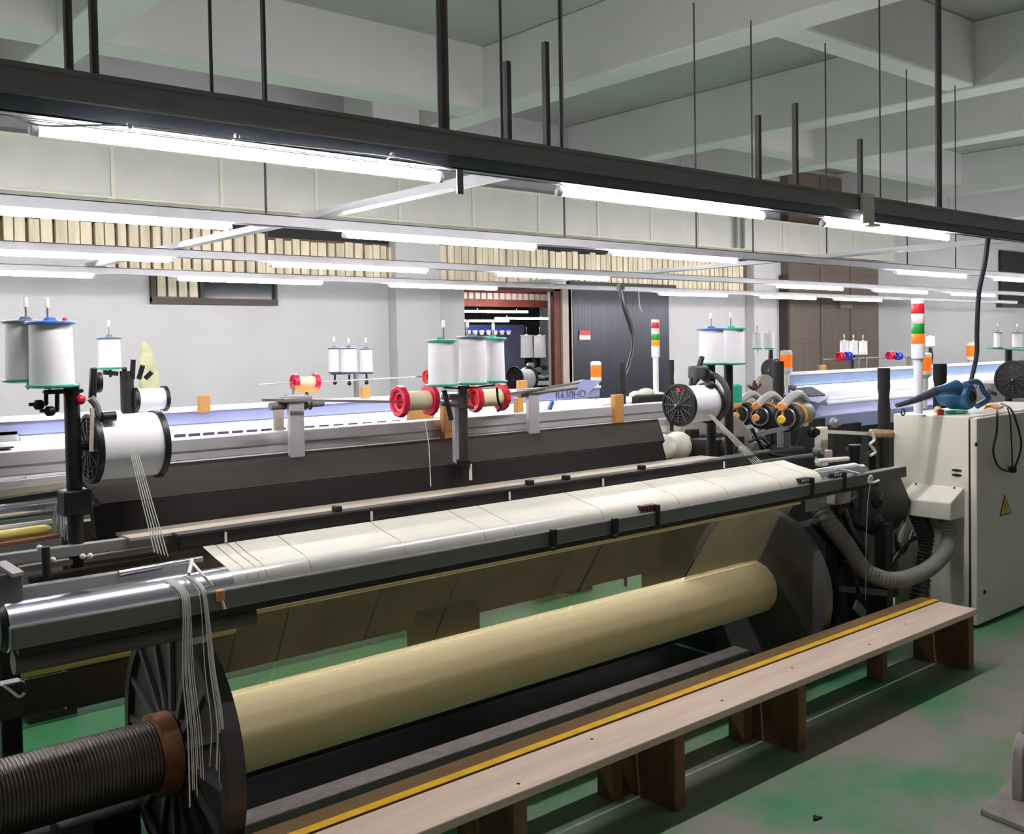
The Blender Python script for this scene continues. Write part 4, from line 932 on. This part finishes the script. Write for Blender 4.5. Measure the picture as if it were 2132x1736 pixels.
for px, la in ((1758, 'left'), (1777, 'middle'), (1797, 'right')):
    b_ = at(px, 738, Y=5.4); vspool(b_, .042, .135, 'clear_lens', 'clear_lens', la+' of three white spools in front of the brown panel', SG, .044); spindle(S, b_.x, b_.y, b_.z, b_.z+.2)
RG = 'red and blue bobbins on the far right loom'
for px, py, m_, la in ((1749, 742, 'red_plastic', 'red flanged bobbin on the far right loom, left pair'), (1765, 741, 'cobalt_plastic', 'blue flanged bobbin on the far right loom, left pair'), (1854, 740, 'red_plastic', 'red flanged bobbin left of the tower light'), (1870, 741, 'cobalt_plastic', 'blue flanged bobbin left of the tower light')):
    bobbin(at(px, py, Y=5.3), .05, .03, .042, la, m_, m_, group=RG)
t = thing('rod_holder', 'grey rod holder carrying the red and blue bobbins on the far right loom', 'holder', at(1785, 755, Y=5.3))
MB().cyl(at(1714, 749, Y=5.32), at(1900, 742, Y=5.32), .008).build('rod', 'mid_grey', t)
for px in (1784, 1800, 1893): MB().bar(at(px, 744, Y=5.33), at(px, 776, Y=5.33), .03, .05).build('upright', 'cast_grey', t)
p = at(1590, 745, Y=5.2)
S = stand_post('spool_stand', 'stand with dark round spool and two small white spools behind the right feeders', at(1605, 760, Y=5.2).x, 5.2, 1.1, at(1605, 728, Y=5.2).z, .02)
for px in (1577, 1602):
    b_ = at(px, 726, Y=5.2); spindle(S, b_.x, b_.y, b_.z-.04, b_.z+.2)
    vspool(b_, .043, .135, 'clear_lens', 'green_plastic', ('left' if px < 1590 else 'right')+' of two small white spools above the dark round spool at right', SG, .046)
hspool(at(1604, 770, Y=5.15), .1, .08, .095, 'dark flanged spool lying behind the thick black post', BG, m='dark_grey')
b_ = at(1937, 722, Y=5.6); S = stand_post('spool_stand', 'thin stand behind the tower light with one white spool', b_.x, 5.6, 1.2, b_.z-.01, .02)
MB().tube(curve([b_+Vector((0, 0, -.02)), b_+Vector((.03, 0, -.12)), b_+Vector((-.03, 0, -.25))]), .02, 8).build('arm', 'black_metal', S)
vspool(b_, .05, .12, 'clear_lens', 'slate_plastic', 'small white spool right of the tower light', SG, .052)
xx = at(2100, 740, Y=3.9)
S = stand_post('spool_stand', 'dark green stand at the right edge carrying two grey white spools', xx.x, 3.9, .9, at(2090, 728, Y=3.9).z, .03)
MB().bar(at(2060, 725, Y=3.9), at(2140, 730, Y=3.9), .05, .012).build('arm', 'green_plastic', S)
for px, rr in ((2078, .034), (2118, .042)):
    b_ = at(px, 724, Y=3.9+(.05 if px > 2100 else 0)); spindle(S, b_.x, b_.y, b_.z, b_.z+.22)
    vspool(b_, rr, .14, 'slate_plastic', 'green_plastic', ('left' if px < 2100 else 'right')+' of two upright spools at the right edge, above the black spool', SG, rr*1.35)
hspool(at(2110, 790, Y=3.75), .16, .09, .165, 'big black round spool at the right edge behind the blower', BG)
R4 = thing('weaving_loom', 'loom at far right behind the blower, white and lavender covers', 'loom', (9, 6.4, 0))
x0 = at(1890, 770, Y=6.2).x
MB().box(x0, x0+5, 6.2, 6.4, 1.1, at(1990, 790, Y=6.2).z).build('top_beam', 'lavender', R4, bevel=.01)
MB().yz([(6.18, 1.15), (5.95, 1.02), (5.95, .95), (6.18, .98)], x0, x0+5).build('breast_cover', 'white_cover', R4)
MB().box(x0, x0+5, 6.1, 6.7, 0, .95).build('body', 'dark_grey', R4)
MB().cyl((x0, 6.16, 1.13), (x0+5, 6.16, 1.13), .01, n=10).build('work_lamp', 'loom_lamp', R4)
p = at(2050, 800, Y=4.2)
o = MB().box(p.x-.2, p.x+.9, 4.05, 4.35, 0, at(2090, 792, Y=4.2).z).build('end_cabinet', 'cast_grey', bevel=.01); tag(o, 'grey machine end box behind the blower at the right edge', 'cabinet')

# ------------------------------------------------------------------ control cabinet and what is on it
CX0 = 5.435
K = thing('control_cabinet', 'cream electrical control cabinet with grey hinged door at the right', 'cabinet', (6.0, 2.75, 0))
MB().box(CX0, 6.9, 2.535, 2.975, .03, 1.165).build('body', 'cabinet_paint', K, bevel=.006)
MB().box(CX0+.02, 6.88, 2.55, 2.96, 0, .03).build('plinth', 'black_metal', K)
D = MB().box(CX0-.005, 6.35, 2.49, 2.525, .02, 1.16).build('door', 'cabinet_edge', K, bevel=.006)
MB().box(CX0, 6.34, 2.525, 2.536, .03, 1.15).build('gasket', 'black_rough', D)
p = at(2032, 925, Y=2.488); MB().lathe((p.x, 2.49, p.z), (0, -1, 0), [(0, .012), (.006, .012), (.008, .008)], 14).build('latch', 'black_metal', D)
p = at(2050, 1232, Y=2.488); MB().lathe((p.x, 2.49, p.z), (0, -1, 0), [(0, .012), (.006, .012), (.008, .008)], 14).build('latch', 'black_metal', D)
a_, b_, c_ = at(2092, 1030, Y=2.488), at(2082, 1075, Y=2.488), at(2105, 1068, Y=2.488)
W = MB().xz([(a_.x, a_.z), (c_.x+.006, b_.z), (b_.x-.002, b_.z)], 2.4875, 2.4898).build('warning_sign', 'black_metal', D)
cx = (a_.x+b_.x+c_.x+.004)/3; cz = (a_.z+2*b_.z)/3
sh_ = lambda v, k: (cx+(v[0]-cx)*k, cz+(v[1]-cz)*k)
MB().xz([sh_((a_.x, a_.z), .8), sh_((c_.x+.006, b_.z), .8), sh_((b_.x-.002, b_.z), .8)], 2.4868, 2.4878).build('warning_face', 'warn_yellow', W)
MB().prism([(cx+.004, 2.4862, cz+.045), (cx-.010, 2.4862, cz+.0), (cx+.001, 2.4862, cz+.002), (cx-.005, 2.4862, cz-.03), (cx+.011, 2.4862, cz+.014), (cx+.001, 2.4862, cz+.012)], (0, .0008, 0)).build('bolt_mark', 'black_metal', W)
for py in (979, 989):
    p = at(1992, py, X=CX0); MB().ball((CX0, p.y, p.z), 1, (.006, .03, .008)).build('vent', 'black_rough', K)
ya, yb = 2.56, 2.86
H = MB().prism([(CX0, ya, .775), (CX0, ya, .61), (5.27, ya, .61), (5.27, ya, .705)], (0, yb-ya, 0)).build('junction_hood', 'cream', K, bevel=.006)
for yy in (ya+.04, yb-.04): MB().ball((CX0-.035, yy, .772), .006).build('screw', 'black_metal', H)
# ring bolt on the cabinet
o = MB().ring(at(1880, 858, Y=2.75), (0, 1, 0), .018, .004).build('lifting_ring', 'black_metal'); tag(o, 'small lifting ring standing on the cabinet left of the tower light', 'ring')
def hose(pts, r, label, m):
    P = curve(pts, 14); rs = []; pp = []
    d = 0
    # resample evenly
    out = [P[0]]; acc = 0
    for a0, b0 in zip(P, P[1:]):
        L0 = (b0-a0).length; tpos = 0
        while acc+L0-tpos >= .006:
            tpos += .006-acc; acc = 0; out.append(a0.lerp(b0, tpos/L0))
        acc += L0-tpos
    rs = [r*(1.0 if k % 4 in (0, 1) else .86) for k in range(len(out))]
    o = MB().tube(out, rs, 16).build('corrugated_hose', m, sharp=80); return tag(o, label, 'hose', 'corrugated hoses under the cabinet hood')
hose([(5.35, 2.62, .62), at(1975, 1130, Y=2.6), at(1945, 1175, Y=2.55), at(1900, 1200, Y=2.53), at(1850, 1207, Y=2.55), at(1800, 1185, Y=2.6), at(1760, 1130, Y=2.65), at(1725, 1085, Y=2.68), at(1705, 1055, Y=2.72)], .042, 'long grey corrugated hose sagging from the cabinet hood to the loom', 'hose_grey')
hose([(5.33, 2.78, .62), at(1928, 1120, Y=2.78), at(1925, 1180, Y=2.8), at(1915, 1230, Y=2.8), at(1905, 1290, Y=2.8)], .048, 'dark grey corrugated hose dropping straight below the cabinet hood', 'hose_dark')

# blower
Yb = 2.68
B = thing('blower', 'blue electric leaf blower lying on the cream cabinet with dark nozzle', 'blower', at(2000, 862, Y=Yb))
c = at(2003, 825, Y=Yb)
MB().lathe(c+Vector((0, .07, 0)), (0, -1, 0), [(0, .05), (.005, .075), (.10, .078), (.125, .066), (.13, .03)], 34).build('fan_housing', 'tool_blue', B)
MB().lathe(c+Vector((0, -.058, 0)), (0, -1, 0), [(0, .034), (.004, .036), (.008, .03), (.004, .024)], 24).build('air_inlet', 'black_plastic', B)
MB().tube([at(1945, 815, Y=Yb), at(1965, 811, Y=Yb), at(1990, 805, Y=Yb)], [.024, .028, .04], 16).build('outlet', 'tool_blue', B)
MB().tube([at(1868, 844, Y=Yb), at(1905, 833, Y=Yb), at(1947, 816, Y=Yb)], [.012, .017, .027], 16).build('nozzle', 'nozzle', B)
MB().tube(curve([at(2010, 800, Y=Yb), at(2035, 795, Y=Yb), at(2048, 815, Y=Yb), at(2058, 830, Y=Yb), at(2035, 845, Y=Yb)]), .017, 12).build('handle', 'tool_blue', B)
MB().lathe(c+Vector((.0, .06, 0)), (0, 1, 0), [(0, .06), (.06, .058), (.08, .03)], 24).build('motor', 'tool_blue', B)
MB().cyl(at(2060, 815, Y=Yb), at(2072, 820, Y=Yb), .014).build('cord_guard', 'black_plastic', B)
MB().cyl(at(2036, 803, Y=Yb-.04), at(2034, 806, Y=Yb-.06), .006).build('screw', 'steel', B)
t = thing('power_cord', 'looped black power cord with plug hanging down the cabinet door', 'cord', at(2105, 975, Y=2.47))
MB().tube(curve([at(2075, 850, Y=2.6)+Vector((0, 0, .01)), at(2076, 862, Y=2.47), at(2075, 900, Y=2.46), at(2068, 940, Y=2.46), at(2080, 972, Y=2.46), at(2105, 980, Y=2.46), at(2120, 955, Y=2.46), at(2126, 920, Y=2.46), at(2115, 875, Y=2.46), at(2103, 850, Y=2.5), at(2085, 840, Y=2.62)]), .006, 8).build('cord', 'black_plastic', t)
MB().tube(curve([at(2098, 850, Y=2.52), at(2103, 870, Y=2.47), at(2106, 920, Y=2.465), at(2108, 972, Y=2.46)]), .004, 8).build('cord', 'dark_brown', t)
p = at(2107, 977, Y=2.46); MB().box(p.x-.018, p.x+.018, 2.44, 2.475, p.z-.018, p.z+.018).build('plug', 'dark_brown', t, bevel=.005)
o = MB().lathe(at(1990, 860, Z=1.168), (0, 0, 1), [(0, .05), (.004, .062), (.014, .066), (.016, .058)], 28).build('shallow_dish', 'green_plastic'); tag(o, 'flat green plastic dish lying on the cabinet under the blower', 'dish')
o = MB().lathe((at(1958, 855, Y=2.72).x, 2.72, 1.166), (0, 0, 1), [(0, .018), (.028, .02), (.03, .016)], 16).build('bottle_cap', 'redorange_plastic'); tag(o, 'small red cap standing on the cabinet left of the green dish', 'cap')
o = MB().ball((at(1974, 848, Y=2.7).x, 2.76, 1.19), .022, (1, 1, 1)).build('cloth_scrap', 'dust_sack'); tag(o, 'crumpled olive scrap beside the blower on the cabinet', 'scrap')
o = MB().tube(curve([at(2050, 850, Z=1.172), at(2062, 846, Z=1.18), at(2075, 850, Z=1.172), at(2088, 846, Z=1.18), at(2070, 843, Z=1.18), at(2052, 845, Z=1.172)]), .006, 8).build('cord_bundle', 'orange_band'); tag(o, 'tangle of orange cord on the cabinet behind the blower', 'cord')

# ------------------------------------------------------------------ bench
Bn = thing('plank_bench', 'long low wooden plank bench along the loom with a yellow striped edge', 'bench', (3.0, 2.32, 0))
bx0 = .55
MB().box(bx0, 4.79, 2.195, 2.385, .262, .29).build('front_board', 'bench_wood', Bn, bevel=.003)
bb = MB().box(bx0, 4.82, 2.395, 2.50, .262, .29).build('back_board', 'bench_brown', Bn, bevel=.003)
lab(MB().box(bx0, 4.815, 2.3945, 2.428, .2895, .2912).build('yellow_stripe', 'yellow_paint', bb), 'worn yellow painted edge stripe')
for x in (.75, 1.85, 2.57, 3.30, 4.72):
    l = MB().box(x, x+.055, 2.205, 2.485, 0, .262).build('leg', 'bench_leg', Bn, bevel=.004)
for x in (1.2, 2.5, 3.25, 4.30):
    l = MB().box(x-.03, x+.02, 2.40, 2.48, 0, .262).build('leg', 'bench_leg', Bn, bevel=.004)
for x, y in ((1.9, 2.24), (2.3, 2.33), (2.9, 2.26), (3.4, 2.30), (3.9, 2.25), (4.3, 2.3)):
    MB().lathe((x, y, .289), (0, 0, 1), [(0, .006), (.0015, .006)], 10).build('nail', 'black_metal', Bn)
# floor litter and the cast iron foot at the right edge
p = at(1700, 1706, Z=0); o = MB().prism([(p.x-.02, p.y, .001), (p.x+.02, p.y-.01, .001), (p.x+.01, p.y+.02, .001)], (0, 0, .006)).build('scrap', 'black_rough'); tag(o, 'tiny dark scrap lying on the green floor at bottom right', 'scrap')
J = thing('caster_bracket', 'cast grey bracket with round bearing on a square base plate at the bottom right edge', 'bracket', (3.46, 1.40, 0))
p = at(2040, 1683, Z=.02)
MB().prism([(p.x, p.y, 0), (p.x+.3, p.y+.03, 0), (p.x+.26, p.y-.28, 0), (p.x-.04, p.y-.30, 0)], (0, 0, .022)).build('base_plate', 'cast_grey', J, bevel=.005)
cc = at(2140, 1585, Y=p.y-.06)
pts = []
for k in range(13):
    an = PI*k/12; pts.append((cc.x+.085*math.cos(an), cc.z+.03+.085*math.sin(an)))
pts += [(cc.x-.085, .02), (cc.x+.085, .02)]
o = MB().xz(pts, cc.y-.02, cc.y+.02).build('upright', 'cast_grey', J, bevel=.006)
MB().lathe((cc.x, cc.y-.02, cc.z+.02), (0, -1, 0), [(0, .055), (.02, .055), (.022, .035), (.005, .03)], 28).build('bearing', 'jamb', J)
MB().cyl((cc.x-.02, cc.y, cc.z+.10), (cc.x+.0, cc.y, cc.z+.17), .02).build('grease_nipple', 'cast_grey', J)

# ------------------------------------------------------------------ seen through the doorway
first2 = dup(lamp0, (at(1045, 648, Y=11.).x-.1, 11., at(1045, 649, Y=11.).z), 'glowing tube lamp in the room beyond the doorway, upper one')
dup(lamp0, (at(1090, 663, Y=12.).x, 12., at(1090, 663, Y=12.).z), 'glowing tube lamp in the room beyond the doorway, lower right one')
dup(lamp0, (at(1000, 668, Y=12.4).x, 12.4, at(1000, 668, Y=12.4).z), 'glowing tube lamp in the room beyond the doorway, lower left one')
dup(lamp0, (8.1, 9.9, 2.55), 'added unseen tube lamp just inside the doorway above its lintel')  # added lamp hidden by the lintel, brightens the spools inside
p1, p2 = at(968, 606, Y=12.6), at(1148, 640, Y=12.6)
t = thing('valance', 'brown and pink scalloped hanging boards above the lamps beyond the doorway', 'valance', (p1.x, 12.6, p2.z))
MB().box(p1.x-.3, p2.x+.6, 12.6, 12.65, p2.z, p1.z+.3).build('board', 'red_wood', t)
s = MB()
for k in range(20): s.box(p1.x-.2+k*.13, p1.x-.11+k*.13, 12.57, 12.6, p2.z+.12, p2.z+.22)
s.build('slats', 'jamb', t)
t = thing('warping_frame', 'dark blue machine frame with a row of small white cones beyond the doorway', 'machine', (at(1010, 690, Y=13.5).x, 13.5, 0))
p1, p2 = at(975, 676, Y=13.5), at(1075, 735, Y=13.5)
MB().box(p1.x-.3, p2.x+.2, 13.5, 13.9, 0, p1.z).build('frame', 'text_grey', t)
MB().box(p1.x-.3, p2.x-.1, 13.45, 13.5, p1.z-.12, p1.z-.05).build('rail', 'cobalt_plastic', t)
for k in range(7):
    c = at(975+k*14, 697, Y=13.4); MB().lathe(c, (0, 0, 1), [(0, .03), (.06, .05), (.08, .04)], 12).build('cone', 'yarn_white', t)
S = stand_post('spool_stand', 'dark stand with two white spools and a lying spool beyond the doorway', at(1112, 760, Y=9.8).x, 9.8, .6, at(1112, 745, Y=9.8).z, .03)
for px in (1097, 1124):
    b_ = at(px, 744, Y=9.8); spindle(S, b_.x, b_.y, b_.z, b_.z+.4); vspool(b_, .08, .29, 'clear_lens', 'clear_lens', ('left' if px < 1110 else 'right')+' of two white spools standing inside the doorway', SG, .086)
for px, py in ((1105, 760), (1120, 770), (1132, 765), (1095, 770), (1128, 785)):
    MB().ball(at(px, py, Y=9.75), .06, (1.2, .6, .6)).build('mechanism', random.choice(['black_metal', 'mid_grey', 'steel']), S)
hspool(at(1072, 790, Y=9.7), .25, .13, .17, 'white spool with black flange lying inside the doorway', BG)
t = thing('weaving_loom', 'dark loom in the room beyond the doorway', 'loom', (8.3, 10.5, 0))
MB().box(6.2, 10.5, 10.2, 10.9, .3, 1.15).build('body', 'black_rough', t); MB().box(6.2, 10.5, 10.1, 10.2, 1.05, 1.1).build('breast_beam', 'white_cover', t)
for x in (6.4, 9.9): MB().box(x, x+.2, 10.3, 10.8, 0, .31).build('leg', 'black_metal', t)

# ------------------------------------------------------------------ world and colour management
wd = bpy.data.worlds.new('world'); C.world = wd; wd.use_nodes = True
wd.node_tree.nodes['Background'].inputs['Color'].default_value = (.6, .62, .65, 1); wd.node_tree.nodes['Background'].inputs['Strength'].default_value = .0
vs = C.view_settings; vs.view_transform = 'Standard'; vs.look = 'None'; vs.gamma = 1; vs.use_curve_mapping = False; vs.exposure = 1.6
